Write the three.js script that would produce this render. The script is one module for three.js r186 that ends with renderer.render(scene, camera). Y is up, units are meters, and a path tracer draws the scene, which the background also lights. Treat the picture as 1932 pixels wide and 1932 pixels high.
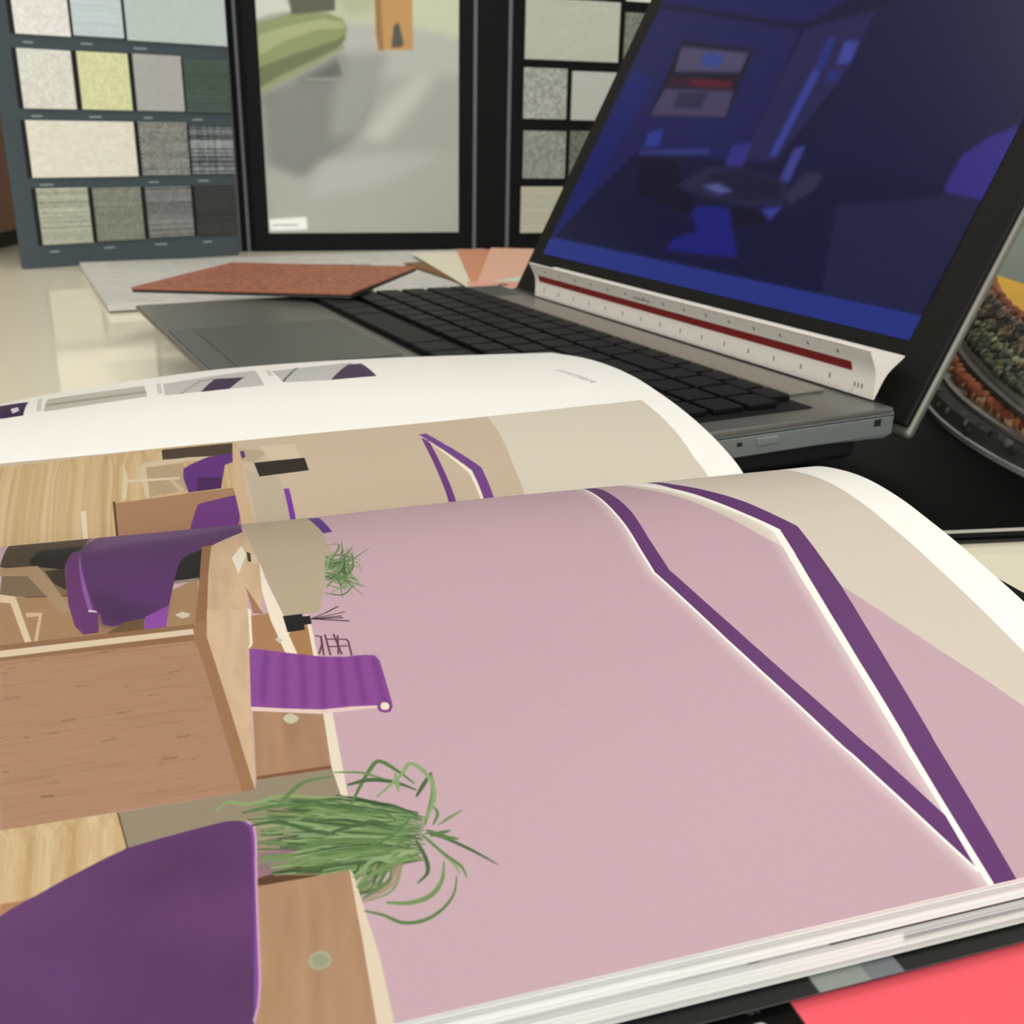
import * as THREE from 'three';
import { RoundedBoxGeometry } from 'three/addons/geometries/RoundedBoxGeometry.js';
import { mergeGeometries } from 'three/addons/utils/BufferGeometryUtils.js';
import { RectAreaLightUniformsLib } from 'three/addons/lights/RectAreaLightUniformsLib.js';

// ---------------------------------------------------------------- camera, light, exposure
RectAreaLightUniformsLib.init();
const scene = new THREE.Scene();
scene.background = new THREE.Color(0x000000);
const renderer = new THREE.WebGLRenderer();
renderer.toneMapping = THREE.LinearToneMapping;
renderer.toneMappingExposure = 0.87;
renderer.shadowMap.enabled = true;

const EYE = 0.14765;                                    // height of the lens above the table top (y = 0)
const camera = new THREE.PerspectiveCamera(52.13, 1, 0.01, 30);
camera.position.set(0, EYE, 0);
camera.quaternion.setFromRotationMatrix(new THREE.Matrix4().makeBasis(
  new THREE.Vector3(0.999771, 0.020047, -0.007491), new THREE.Vector3(-0.021401, 0.936531, -0.349931), new THREE.Vector3(0, 0.350011, 0.936745)));
camera.focus = 0.24;
camera.userData.fStop = 38;
scene.add(camera);

const LAMP_POWER = 8.5, LAMP_COLOR = 0xfefbf6, DAY_POWER = 3.6, DAY_COLOR = 0xf8f9fa;
const LAMPS = [[-1.3, -1.1], [0.9, -1.1], [-1.3, 0.6], [0.9, 0.6], [-1.3, 2.0], [0.9, 2.0]];   // x, z of the ceiling panels
const FLOOR_Y = -0.75, CEIL_Y = 2.0;

// ---------------------------------------------------------------- helpers
let seed = 7;
const rnd = () => { seed = (Math.imul(seed, 1664525) + 1013904223) >>> 0; return seed / 4294967296; };
const used = {};
const numbered = (n) => { const k = used[n] = (used[n] ?? -1) + 1; return k ? n + '_' + String(k).padStart(3, '0') : n; };
const V = (x, y, z) => new THREE.Vector3(x, y, z);
function mesh(name, geo, mat, parent = scene) {
  const m = new THREE.Mesh(geo, mat); m.name = parent === scene ? numbered(name) : name;
  m.castShadow = m.receiveShadow = true; parent.add(m); return m;
}
function thing(name, label, category, [x, y, z] = [0, 0, 0], turn = 0, group) {
  const g = new THREE.Group(); g.name = numbered(name); g.position.set(x, y, z); g.rotation.y = turn;
  g.userData = { label, category }; if (group) g.userData.group = group; scene.add(g); return g;
}
function tag(o, label, category, group) { o.userData = { label, category }; if (group) o.userData.group = group; return o; }
function struct(name, geo, mat) { const m = mesh(name, geo, mat); m.userData.kind = 'structure'; return m; }
const box = (x0, x1, y0, y1, z0, z1, r = 0) => {
  const w = x1 - x0, h = y1 - y0, d = z1 - z0;
  const g = r ? new RoundedBoxGeometry(w, h, d, 2, Math.min(r, w / 2.01, h / 2.01, d / 2.01)) : new THREE.BoxGeometry(w, h, d);
  return g.translate((x0 + x1) / 2, (y0 + y1) / 2, (z0 + z1) / 2);
};
const mat = (color, roughness = 0.6, more = {}) => new THREE.MeshPhysicalMaterial({ color, roughness, ...more });
function canvasTex(w, h, draw, srgb = true) {
  const c = document.createElement('canvas'); c.width = w; c.height = h;
  const x = c.getContext('2d'); draw(x, w, h);
  const t = new THREE.CanvasTexture(c); if (srgb) t.colorSpace = THREE.SRGBColorSpace;
  t.wrapS = t.wrapT = THREE.ClampToEdgeWrapping; t.magFilter = THREE.LinearFilter; return t;
}
const toLin = (c) => (c <= 0.04045 ? c / 12.92 : ((c + 0.055) / 1.055) ** 2.4), toS = (c) => (c <= 0.0031308 ? c * 12.92 : 1.055 * c ** (1 / 2.4) - 0.055);
function ink(hex, k) {                                    // printing ink on paper: the colour times k in linear light
  const f = hex.length === 4 ? '#' + [...hex.slice(1)].map((c) => c + c).join('') : hex;
  return '#' + [1, 3, 5].map((i) => Math.round(255 * toS(Math.min(1, Math.max(0.004, toLin(parseInt(f.slice(i, i + 2), 16) / 255) * k - 0.009)))).toString(16).padStart(2, '0')).join('');
}
function poly(x, pts, sx, sy, ox, oy, H) {               // pts in mm -> canvas path
  x.beginPath();
  for (let i = 0; i < pts.length; i += 2) x[i ? 'lineTo' : 'moveTo']((pts[i] - ox) * sx, H - (pts[i + 1] - oy) * sy);
}
function grainCanvas(x, w, h, amount) {                  // fine tone noise over what is drawn
  const im = x.getImageData(0, 0, w, h), a = im.data;
  for (let i = 0; i < a.length; i += 4) { const n = (rnd() - 0.5) * amount; a[i] += n; a[i + 1] += n; a[i + 2] += n; }
  x.putImageData(im, 0, 0);
}
// smooth curve through points, the same on every call
function herm(xs, ys) {
  const n = xs.length, m = xs.map((_, i) => (ys[Math.min(i + 1, n - 1)] - ys[Math.max(i - 1, 0)]) / (xs[Math.min(i + 1, n - 1)] - xs[Math.max(i - 1, 0)]));
  return (x) => {
    if (x <= xs[0]) return ys[0] + m[0] * (x - xs[0]);
    if (x >= xs[n - 1]) return ys[n - 1] + m[n - 1] * (x - xs[n - 1]);
    let i = 0; while (xs[i + 1] < x) i++;
    const h = xs[i + 1] - xs[i], t = (x - xs[i]) / h, t2 = t * t, t3 = t2 * t;
    return (2 * t3 - 3 * t2 + 1) * ys[i] + (t3 - 2 * t2 + t) * h * m[i] + (-2 * t3 + 3 * t2) * ys[i + 1] + (t3 - t2) * h * m[i + 1];
  };
}
const clamp01 = (t) => Math.min(1, Math.max(0, t)), smooth = (a, b, x) => { const t = clamp01((x - a) / (b - a)); return t * t * (3 - 2 * t); };

// ---------------------------------------------------------------- flat prints, traced in millimetres on the sheet they are printed on
const PANELS = [[-0.4878, 0.0, -1.0537, 0.7682, 0.0, -0.6402, 0.2255], [-0.2992, 0.0, -1.2364, 0.9645, 0.0, -0.264, 0.251], [-0.0076, 0.0, -1.3175, 0.9391, 0.0, -0.3437, 0.1395]], SWATCH_LEFT = [[19.8, 214.5, 70.1, 244.7], [73.1, 216.0, 121.7, 248.8], [125.0, 214.7, 230.4, 255.0], [18.6, 149.4, 67.8, 202.2], [73.5, 149.6, 123.1, 202.4], [128.2, 149.7, 178.0, 202.9], [180.3, 148.8, 229.1, 201.7], [18.1, 86.2, 122.3, 138.9], [127.2, 86.8, 178.3, 139.3], [181.1, 87.3, 229.4, 136.4], [19.4, 22.1, 68.8, 76.3], [73.6, 23.1, 122.7, 75.8], [127.8, 23.6, 177.1, 75.4], [181.3, 23.4, 227.2, 76.0]], SWATCH_RIGHT = [[11.2, 215.1, 129.8, 279.9], [136.8, 217.5, 193.8, 270.2], [10.8, 150.4, 65.3, 206.2], [71.7, 149.9, 129.9, 204.2], [11.8, 83.0, 66.4, 137.1], [71.8, 82.5, 127.6, 137.8], [10.3, 19.1, 64.6, 73.5]], PHOTO = [13.0, 20.8, 235.8, 268.2];   // standing boards: start, direction, width in metres; the rest in mm on the board
const PRINT_NEAR = [
 ["ceil","#d9cbb6",0,200.8,132.0,206.4,118.4,211.1,105.9,214.9,95.3,217.4,89.7,222.1,73.9,226.5,61.1,230.9,49.5,235.4,39.1,238.1,32.3],
 ["marg","#fff",0,249.6,178.0,249.6,132.0,248.2,121.4,248.6,108.4,248.7,95.8,248.1,82.8,248.9,72.6,248.4,61.3,248.5,50.5],
 ["g","#fffaf2",2.4,188.3,140.9,187.3,130.2,186.2,119.1,185.4,106.4,184.2,94.5,183.5,85.4,186.2,72.9,188.6,61.1,191.2,50.8,193.8,41.4,196.2,32.6,198.7,24.4,201.1,16.8,203.3,9.5,205.5,2.6],
 ["g","#fffaf2",2.0,201.6,138.6,207.9,121.4,213.3,109.9,217.7,100.3,218.7,95.8,215.2,78.0,212.6,62.9,210.7,49.7,209.2,38.0,208.0,27.6,207.2,18.1,206.2,9.2,205.5,1.0,205.3,-1.8],
 ["f","#643770",0,189.3,178.0,191.9,136.3,190.9,125.6,190.0,112.4,188.3,99.6,187.3,85.6,190.2,72.1,193.0,59.8,195.9,48.9,198.8,39.1,201.6,29.9,204.3,21.3,206.7,13.1,205.4,2.9,205.5,2.6,203.3,9.5,201.1,16.8,198.7,24.4,196.2,32.6,193.8,41.4,191.2,50.8,188.6,61.1,186.2,72.9,183.5,85.4,184.2,94.5,185.4,106.4,186.2,119.1,187.3,130.2,188.3,140.9],
 ["l","#fffaf2",0.62,188.3,140.9,187.3,130.2,186.2,119.1,185.4,106.4,184.2,94.5,183.5,85.4,186.2,72.9,188.6,61.1,191.2,50.8,193.8,41.4,196.2,32.6,198.7,24.4,201.1,16.8,203.3,9.5,205.5,2.6],
 ["f","#fffaf2",0,203.1,178.0,208.3,127.9,212.3,116.1,216.9,105.1,220.9,96.8,217.3,78.7,214.5,63.4,212.4,50.0,210.9,38.3,209.5,27.6,208.4,17.9,207.5,8.9,206.7,0.8,206.2,-2.4,205.3,-1.8,205.5,1.0,206.2,9.2,207.2,18.1,208.0,27.6,209.2,38.0,210.7,49.7,212.6,62.9,215.2,78.0,218.7,95.8,217.7,100.3,213.3,109.9,207.9,121.4,201.6,138.6],
 ["f","#643770",0,203.7,178.0,211.0,133.5,215.4,121.9,220.4,111.4,223.4,103.1,225.9,97.3,222.5,73.1,219.8,59.3,217.7,47.1,216.0,36.2,214.5,26.3,213.4,17.3,212.3,8.9,211.1,1.0,210.5,-2.9,206.2,-2.4,206.7,0.8,207.5,8.9,208.4,17.9,209.5,27.6,210.9,38.3,212.4,50.0,214.5,63.4,217.3,78.7,220.9,96.8,216.9,105.1,212.3,116.1,208.3,127.9,203.1,178.0],
 ["f","#7d6a52",0,47.3,178.0,65.9,178.0,67.3,124.1,65.1,100.3,52.1,106.6],
 ["f","#4a3f33",0,47.2,178.0,65.9,178.0,66.3,126.4,64.4,117.6,53.1,118.6,50.5,119.9],
 ["f","#a3815f",0,56.9,104.1,65.3,103.1,79.4,97.3,89.6,104.9,88.8,86.4,54.2,86.4,52.1,106.6],
 ["f","#1c1712",0,55.9,122.1,57.0,130.4,65.9,131.0,65.6,117.9,64.2,114.4,56.7,118.6],
 ["f","#6d563f",0,56.9,104.1,64.9,102.8,64.9,103.6,56.8,104.6],
 ["f","#a58c6d",0,50.6,119.1,57.9,118.6,59.2,115.1,65.8,97.5,63.7,97.3,56.4,113.6,51.2,114.9],
 ["f","#3a3128",0,59.6,115.1,63.3,115.6,64.4,105.4,61.9,108.6],
 ["f","#dcc5a4",0,52.1,106.6,55.1,104.9,59.5,87.9,58.3,88.2,54.4,102.6,52.5,103.3],
 ["f","#d0b58f",0,57.5,98.6,60.5,98.0,60.3,88.4,59.7,88.7,59.9,97.0,57.8,97.0],
 ["f","#1e1a17",0,85.1,118.4,91.5,121.9,89.8,103.8,84.2,103.3],
 ["f","#8e8474",0,84.5,104.6,89.8,104.9,89.6,103.6,84.4,103.3],
 ["f","#d0c4ae",0,84.7,92.2,86.1,93.0,87.5,92.0,87.2,91.0,85.9,90.7],
 ["m","#5a3468",0,66.0,127.4,67.3,135.8,74.1,178.0,83.5,178.0,93.0,178.0,100.7,178.0,100.2,129.9,97.4,123.9,92.3,120.1,87.9,116.4,86.3,113.4,85.3,107.6,84.6,102.3,83.7,95.8,81.7,93.2,77.1,91.2,73.3,90.7,71.6,91.7,70.9,95.5,69.4,97.3,68.0,102.8,66.9,114.1,65.7,123.1],
 ["s","#4a2c56",0,68.0,103.3,70.3,103.8,77.1,97.0,83.3,95.5,77.1,91.2,73.3,90.7,71.6,91.7,70.9,95.5,69.4,97.3],
 ["s","#6b4a78",0,67.3,135.8,74.1,178.0,83.5,178.0,93.0,178.0,100.7,178.0,100.7,138.1,92.7,132.5,83.6,129.9,74.8,128.4,67.3,124.1],
 ["f","#67366d",0,63.2,117.4,64.0,125.4,66.2,127.2,65.9,123.1,66.9,114.1,68.3,105.4,70.6,94.8,70.9,89.2,68.2,89.2,66.6,92.2,65.1,99.6],
 ["f","#8b5c9e",0,65.8,123.9,66.7,114.1,68.4,103.6,69.6,96.8,68.8,97.0,67.4,104.6,66.0,116.6],
 ["f","#cfc8d4",0,68.8,97.3,70.4,96.5,70.3,96.0,68.8,96.5],
 ["f","#8b4ca2",0,79.3,92.7,83.7,95.8,83.0,88.4,78.9,88.4],
 ["f","#6a5338",0,72.6,88.9,75.5,91.7,79.0,92.2,79.0,88.4,72.4,88.4],
 ["f","#93694a",0,91.0,120.6,93.2,120.9,91.7,106.1,90.2,83.1,91.2,75.4,89.0,75.9,87.8,82.3,88.2,87.7,89.8,103.8],
 ["w","#ceb08f",0,93.0,120.6,100.1,129.4,101.2,118.9,102.3,107.4,101.0,88.9,99.3,90.5,98.7,99.1,98.4,88.9,98.0,79.0,97.3,74.1,91.2,75.4,90.1,83.1,91.7,106.1],
 ["f","#b7a88f",0,100.7,140.9,107.8,178.0,116.3,138.1,117.8,109.9,111.9,87.4,105.0,87.4,102.4,107.1,101.2,118.9],
 ["f","#a3785a",0,98.7,99.1,101.2,88.9,99.3,89.7],
 ["f","#ab7f5c",0,98.6,88.9,102.5,88.9,104.1,75.2,97.9,77.2],
 ["f","#efe3ce",0,102.3,108.9,102.9,100.8,105.0,87.2,106.5,74.4,104.0,75.2,102.4,85.9,101.7,97.0],
 ["f","#a97d54",0,105.2,81.0,109.3,86.4,109.1,73.6,106.2,74.1],
 ["f","#eadfc9",0,109.1,87.2,109.8,86.4,109.7,73.4,108.9,73.4],
 ["f","#e8dfcc",0,96.8,112.4,99.4,118.6,99.9,113.1,97.7,104.6],
 ["f","#4a3524",0,100.1,114.9,101.2,112.9,100.6,109.4,100.0,109.9],
 ["f","#cfc0a6",0,100.8,113.9,101.9,112.4,102.0,108.4,100.6,108.4],
 ["f","#d2c6b2",0,102.5,80.0,103.2,80.5,104.0,79.5,103.2,78.7],
 ["f","#171410",0,104.8,87.4,108.5,87.4,108.4,81.8,105.1,81.6],
 ["f","#171410",0,108.4,86.4,109.9,86.4,109.9,83.3,108.4,83.3],
 ["l","#3a2a2c",0.28,109.9,84.9,115.8,88.4],
 ["l","#3a2a2c",0.28,109.9,84.9,116.8,86.1],
 ["l","#3a2a2c",0.28,109.9,84.9,116.0,84.6],
 ["l","#3a2a2c",0.28,109.9,84.9,116.1,83.9],
 ["l","#3a2a2c",0.28,109.9,84.9,117.1,82.6],
 ["l","#5a3d48",0.32,110.0,79.5,111.1,79.0,110.8,73.4],
 ["l","#5a3d48",0.32,111.1,79.0,110.9,76.7,110.0,73.9],
 ["l","#5a3d48",0.32,112.1,78.0,115.6,77.2,115.9,76.4,115.8,72.1],
 ["l","#5a3d48",0.32,112.0,75.7,115.6,75.2],
 ["l","#5a3d48",0.32,113.5,79.3,114.1,72.9],
 ["l","#5a3d48",0.32,111.9,79.5,112.0,73.1],
 ["l","#5a3d48",0.32,114.2,78.7,113.5,73.1],
 ["f","#5b2f86",0,116.0,139.4,118.7,138.4,119.6,121.4,117.5,121.1],
 ["f","#8f6a4c",0,53.9,88.9,88.1,88.4,87.8,82.1,54.4,83.3],
 ["f","#dac6ac",0,54.1,87.2,87.9,86.9,87.9,84.6,54.3,84.6],
 ["grainpanel","#ab8468",0,54.4,83.6,87.9,82.6,88.7,79.3,93.3,43.0,58.1,43.2],
 ["f","#9b7352",0,88.1,88.7,90.6,89.7,90.3,83.9,95.4,43.0,93.3,43.0,88.7,79.0,87.9,82.6],
 ["w","#cfb192",0,90.7,92.7,98.2,91.0,97.6,77.5,96.1,54.4,95.4,43.2,90.2,83.6],
 ["l","#f2e6d2",0.5,98.3,91.0,98.7,91.0,98.1,79.5,97.6,78.7],
 ["w","#a98265",0,96.7,60.8,108.4,58.0,107.9,45.3,95.8,45.3],
 ["f","#7f573c",0,95.9,45.8,108.0,45.6,107.9,44.8,95.8,45.1],
 ["f","#e6dac4",0,108.4,58.2,110.0,58.0,109.5,38.0,108.5,38.3,107.9,45.3],
 ["f","#948871",0,95.8,45.1,107.9,44.8,108.6,37.5,105.9,28.6,94.6,30.7,94.8,36.2,93.6,37.3,79.3,36.0,76.0,36.0,74.6,43.0,93.3,43.0,95.4,43.0],
 ["f","#3d2f25",0,74.3,43.0,74.8,43.0,76.2,36.0,75.7,35.7],
 ["floor","#cdb085",0,58.1,43.2,74.6,43.0,76.0,36.0,72.7,34.6,67.5,32.0,62.5,29.9,59.2,29.7],
 ["f","#aa7c56",0,59.2,29.9,62.8,29.9,59.3,27.6],
 ["f","#93707c",0,94.3,31.0,108.0,29.7,107.8,24.4,93.8,24.7],
 ["f","#5d3e2c",0,94.0,26.0,98.2,26.5,103.1,27.6,108.2,27.1,107.8,24.2,93.8,24.7],
 ["w","#ae8a6b",0,93.8,24.7,107.5,24.4,107.4,13.1,107.2,-0.3,91.7,3.7],
 ["f","#a7a98d",0,99.5,11.3,100.1,12.3,101.3,12.6,102.4,12.1,102.8,11.0,102.3,10.0,101.0,9.7,99.9,10.2],
 ["f","#98997c",0,100.0,11.3,100.4,12.1,101.3,12.1,102.1,11.8,102.4,11.0,102.0,10.2,101.1,10.2,100.2,10.5],
 ["f","#dfceb5",0,107.5,24.7,108.0,23.6,108.5,17.6,109.3,10.0,109.4,1.0,109.3,-0.8,107.1,-0.3,107.4,13.1],
 ["m","#5f3b68",0,58.3,27.1,59.4,27.6,62.8,29.9,67.5,32.3,73.3,34.9,76.3,36.0,80.9,36.7,85.6,37.3,90.4,37.8,92.3,37.5,93.6,37.0,94.4,36.0,94.6,33.9,93.8,24.7,92.8,9.7,92.4,6.6,91.4,3.7,59.6,11.3],
 ["f","#7d4a94",0,93.6,37.0,94.4,36.0,94.6,33.9,93.8,24.7,92.8,9.7,92.4,6.6,91.7,5.3,93.5,24.7,94.0,33.9,93.8,36.0,92.9,37.0],
 ["l","#c8a0bd",0.35,93.6,37.0,94.5,36.2,94.6,33.9,93.9,24.7,92.9,9.7,92.4,6.6,91.6,4.5],
 ["f","#e6cbc2",0,96.5,62.1,102.5,60.3,108.3,58.8,118.0,57.7,117.9,57.2,108.1,57.7,102.4,59.3,96.5,61.1],
 ["f","#8b4c97",0,97.6,78.2,99.4,77.7,103.9,75.7,110.3,73.1,114.2,72.1,118.2,71.8,119.9,71.3,120.6,69.5,120.6,57.7,119.2,56.2,118.0,57.7,113.5,58.5,108.3,58.8,102.5,60.3,96.5,62.1],
 ["r","#6b3478",0.7,100.5,76.7,98.6,62.6],
 ["r","#6b3478",0.7,103.7,75.4,102.0,60.8],
 ["r","#6b3478",0.7,106.9,74.4,105.4,59.8],
 ["r","#6b3478",0.7,110.3,72.9,108.7,59.0],
 ["r","#6b3478",0.7,113.4,72.4,112.2,58.8],
 ["r","#6b3478",0.7,116.6,71.8,115.8,58.5],
 ["r","#6b3478",0.7,119.7,71.1,119.3,58.5],
 ["f","#f0e2cc",0,118.4,57.5,118.7,58.2,119.3,58.2,119.9,58.0,120.0,57.0,119.6,56.4,119.0,56.4,118.5,56.7],
 ["l","#7a4086",0.5,118.1,57.5,118.6,58.5,119.4,58.8,120.1,58.0,120.3,57.0,119.7,55.9,118.9,55.9,118.2,56.4,118.1,57.5],
 ["f","#c8c0a4",0,101.5,58.0,102.0,58.8,103.0,59.0,103.9,58.2,104.2,57.5,103.7,56.7,102.7,56.4,101.8,57.0],
 ["plantpts","#000",0,95.0,41.7,121.7,35.7,93.6,27.3,118.5,21.5],
 ["plantsmall","#000",0,117.0,114.1,125.8,111.4,113.9,93.0,122.1,91.0],
 ["b","#5f8a46",0.8,109.6,36.7,113.7,43.0,115.6,44.8,118.2,42.2,120.5,38.8],
 ["b","#5f8a46",0.8,108.1,44.0,112.3,43.0,115.0,41.4,116.2,40.6],
 ["b","#5f8a46",0.8,109.8,40.9,113.3,41.2,117.2,39.9,120.5,37.5],
 ["b","#5f8a46",0.8,89.1,40.1,90.9,41.4,94.3,40.4,99.3,40.9,104.3,39.6,109.4,38.6],
 ["b","#5f8a46",0.8,98.6,39.3,100.9,41.4,103.2,43.0,108.0,43.2],
 ["b","#5f8a46",0.8,93.0,38.8,96.0,39.1,101.1,38.8,107.5,36.7],
 ["b","#5f8a46",0.8,95.8,34.6,99.4,35.2,103.9,36.7,109.9,35.2,115.5,33.1],
 ["b","#5f8a46",0.8,94.2,36.2,98.2,36.0,103.9,32.8,110.2,31.2,115.1,29.7],
 ["b","#5f8a46",0.8,99.7,35.7,103.5,34.1,107.7,31.5,112.6,30.2],
 ["b","#5f8a46",0.8,100.5,30.5,105.1,30.7,109.9,29.4,115.0,28.9],
 ["b","#5f8a46",0.8,103.2,28.1,107.1,27.6,111.2,27.8,113.9,28.9,119.6,33.3],
 ["b","#5f8a46",0.8,102.1,27.1,107.0,27.3,111.9,26.5,116.6,26.5],
 ["b","#5f8a46",0.8,100.5,26.3,105.8,25.7,110.7,25.2,116.5,23.9],
 ["b","#5f8a46",0.8,107.8,23.1,111.8,25.5,114.1,24.4,117.1,24.4],
 ["b","#5f8a46",0.8,108.7,19.4,111.3,20.5,113.0,21.5,113.7,23.9],
 ["b","#5f8a46",0.8,108.5,17.3,111.0,16.0,113.5,14.2,116.6,13.9,119.5,15.0,121.8,17.1,123.0,20.0],
 ["b","#5f8a46",0.8,111.8,17.9,115.1,17.1,118.4,17.6,120.6,19.7,121.7,22.9],
 ["b","#5f8a46",0.8,120.1,28.6,122.9,26.8,125.1,25.0,127.6,22.6,129.6,20.5],
 ["b","#5f8a46",0.8,119.6,28.6,121.8,24.4,123.2,21.8,123.5,20.0],
 ["b","#5f8a46",0.8,119.5,28.1,122.2,23.9,124.1,21.3,124.4,19.4],
 ["b","#5f8a46",0.8,120.3,29.2,122.9,27.1,124.9,26.3],
 ["b","#5f8a46",0.8,120.3,30.5,123.0,36.5,123.7,40.6],
 ["b","#5f8a46",0.8,120.2,36.2,122.1,38.6,123.7,40.6],
 ["b","#5f8a46",0.8,117.6,37.8,117.9,41.9],
 ["b","#5f8a46",0.8,121.6,30.2,122.8,32.3,122.4,33.9],
 ["b","#5f8a46",0.8,120.7,27.8,124.0,28.1],
 ["b","#5f8a46",0.8,122.3,29.9,124.4,31.0,126.9,32.0],
 ["b","#5f8a46",0.8,118.3,27.6,119.1,23.9,118.8,21.5,116.9,20.0],
 ["b","#5f8a46",0.8,114.0,37.5,118.8,41.2,120.6,43.2,122.6,40.9,123.3,36.7,122.0,33.3,119.7,31.2],
 ["b","#5f8a46",0.8,109.5,26.8,113.2,26.3,116.0,27.6,118.1,27.8],
 ["b","#5f8a46",0.8,107.9,35.7,110.9,35.2,114.9,33.9,116.1,32.0],
 ["b","#5f8a46",0.8,108.0,21.3,111.4,23.4,115.3,24.4,116.8,25.5],
 ["b","#5f8a46",0.8,105.0,32.0,109.5,32.8,113.1,32.6,115.6,31.0],
 ["b","#567c3c",0.5,115.1,100.6,118.1,109.4,121.9,109.9],
 ["b","#567c3c",0.5,115.7,102.1,119.5,103.8,125.9,109.4],
 ["b","#567c3c",0.5,115.7,98.8,118.5,97.3,122.4,94.0],
 ["b","#567c3c",0.5,114.5,96.8,117.6,94.5,120.4,96.0],
 ["b","#567c3c",0.5,113.8,93.7,117.2,92.2,120.3,95.3],
 ["b","#567c3c",0.5,116.6,102.1,121.8,104.4,122.6,98.8],
 ["b","#567c3c",0.5,116.2,103.8,119.7,113.4,116.9,113.6],
 ["b","#567c3c",0.5,115.4,97.3,120.3,100.3,122.1,108.4],
 ["b","#567c3c",0.5,114.3,95.3,117.6,100.1,121.5,110.6],
 ["b","#567c3c",0.5,115.1,98.0,118.7,101.3,120.3,108.6],
 ["b","#567c3c",0.5,114.1,92.7,118.1,95.0,122.4,94.8],
 ["b","#567c3c",0.5,115.2,101.3,118.3,99.1,121.4,96.8]
];
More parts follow.
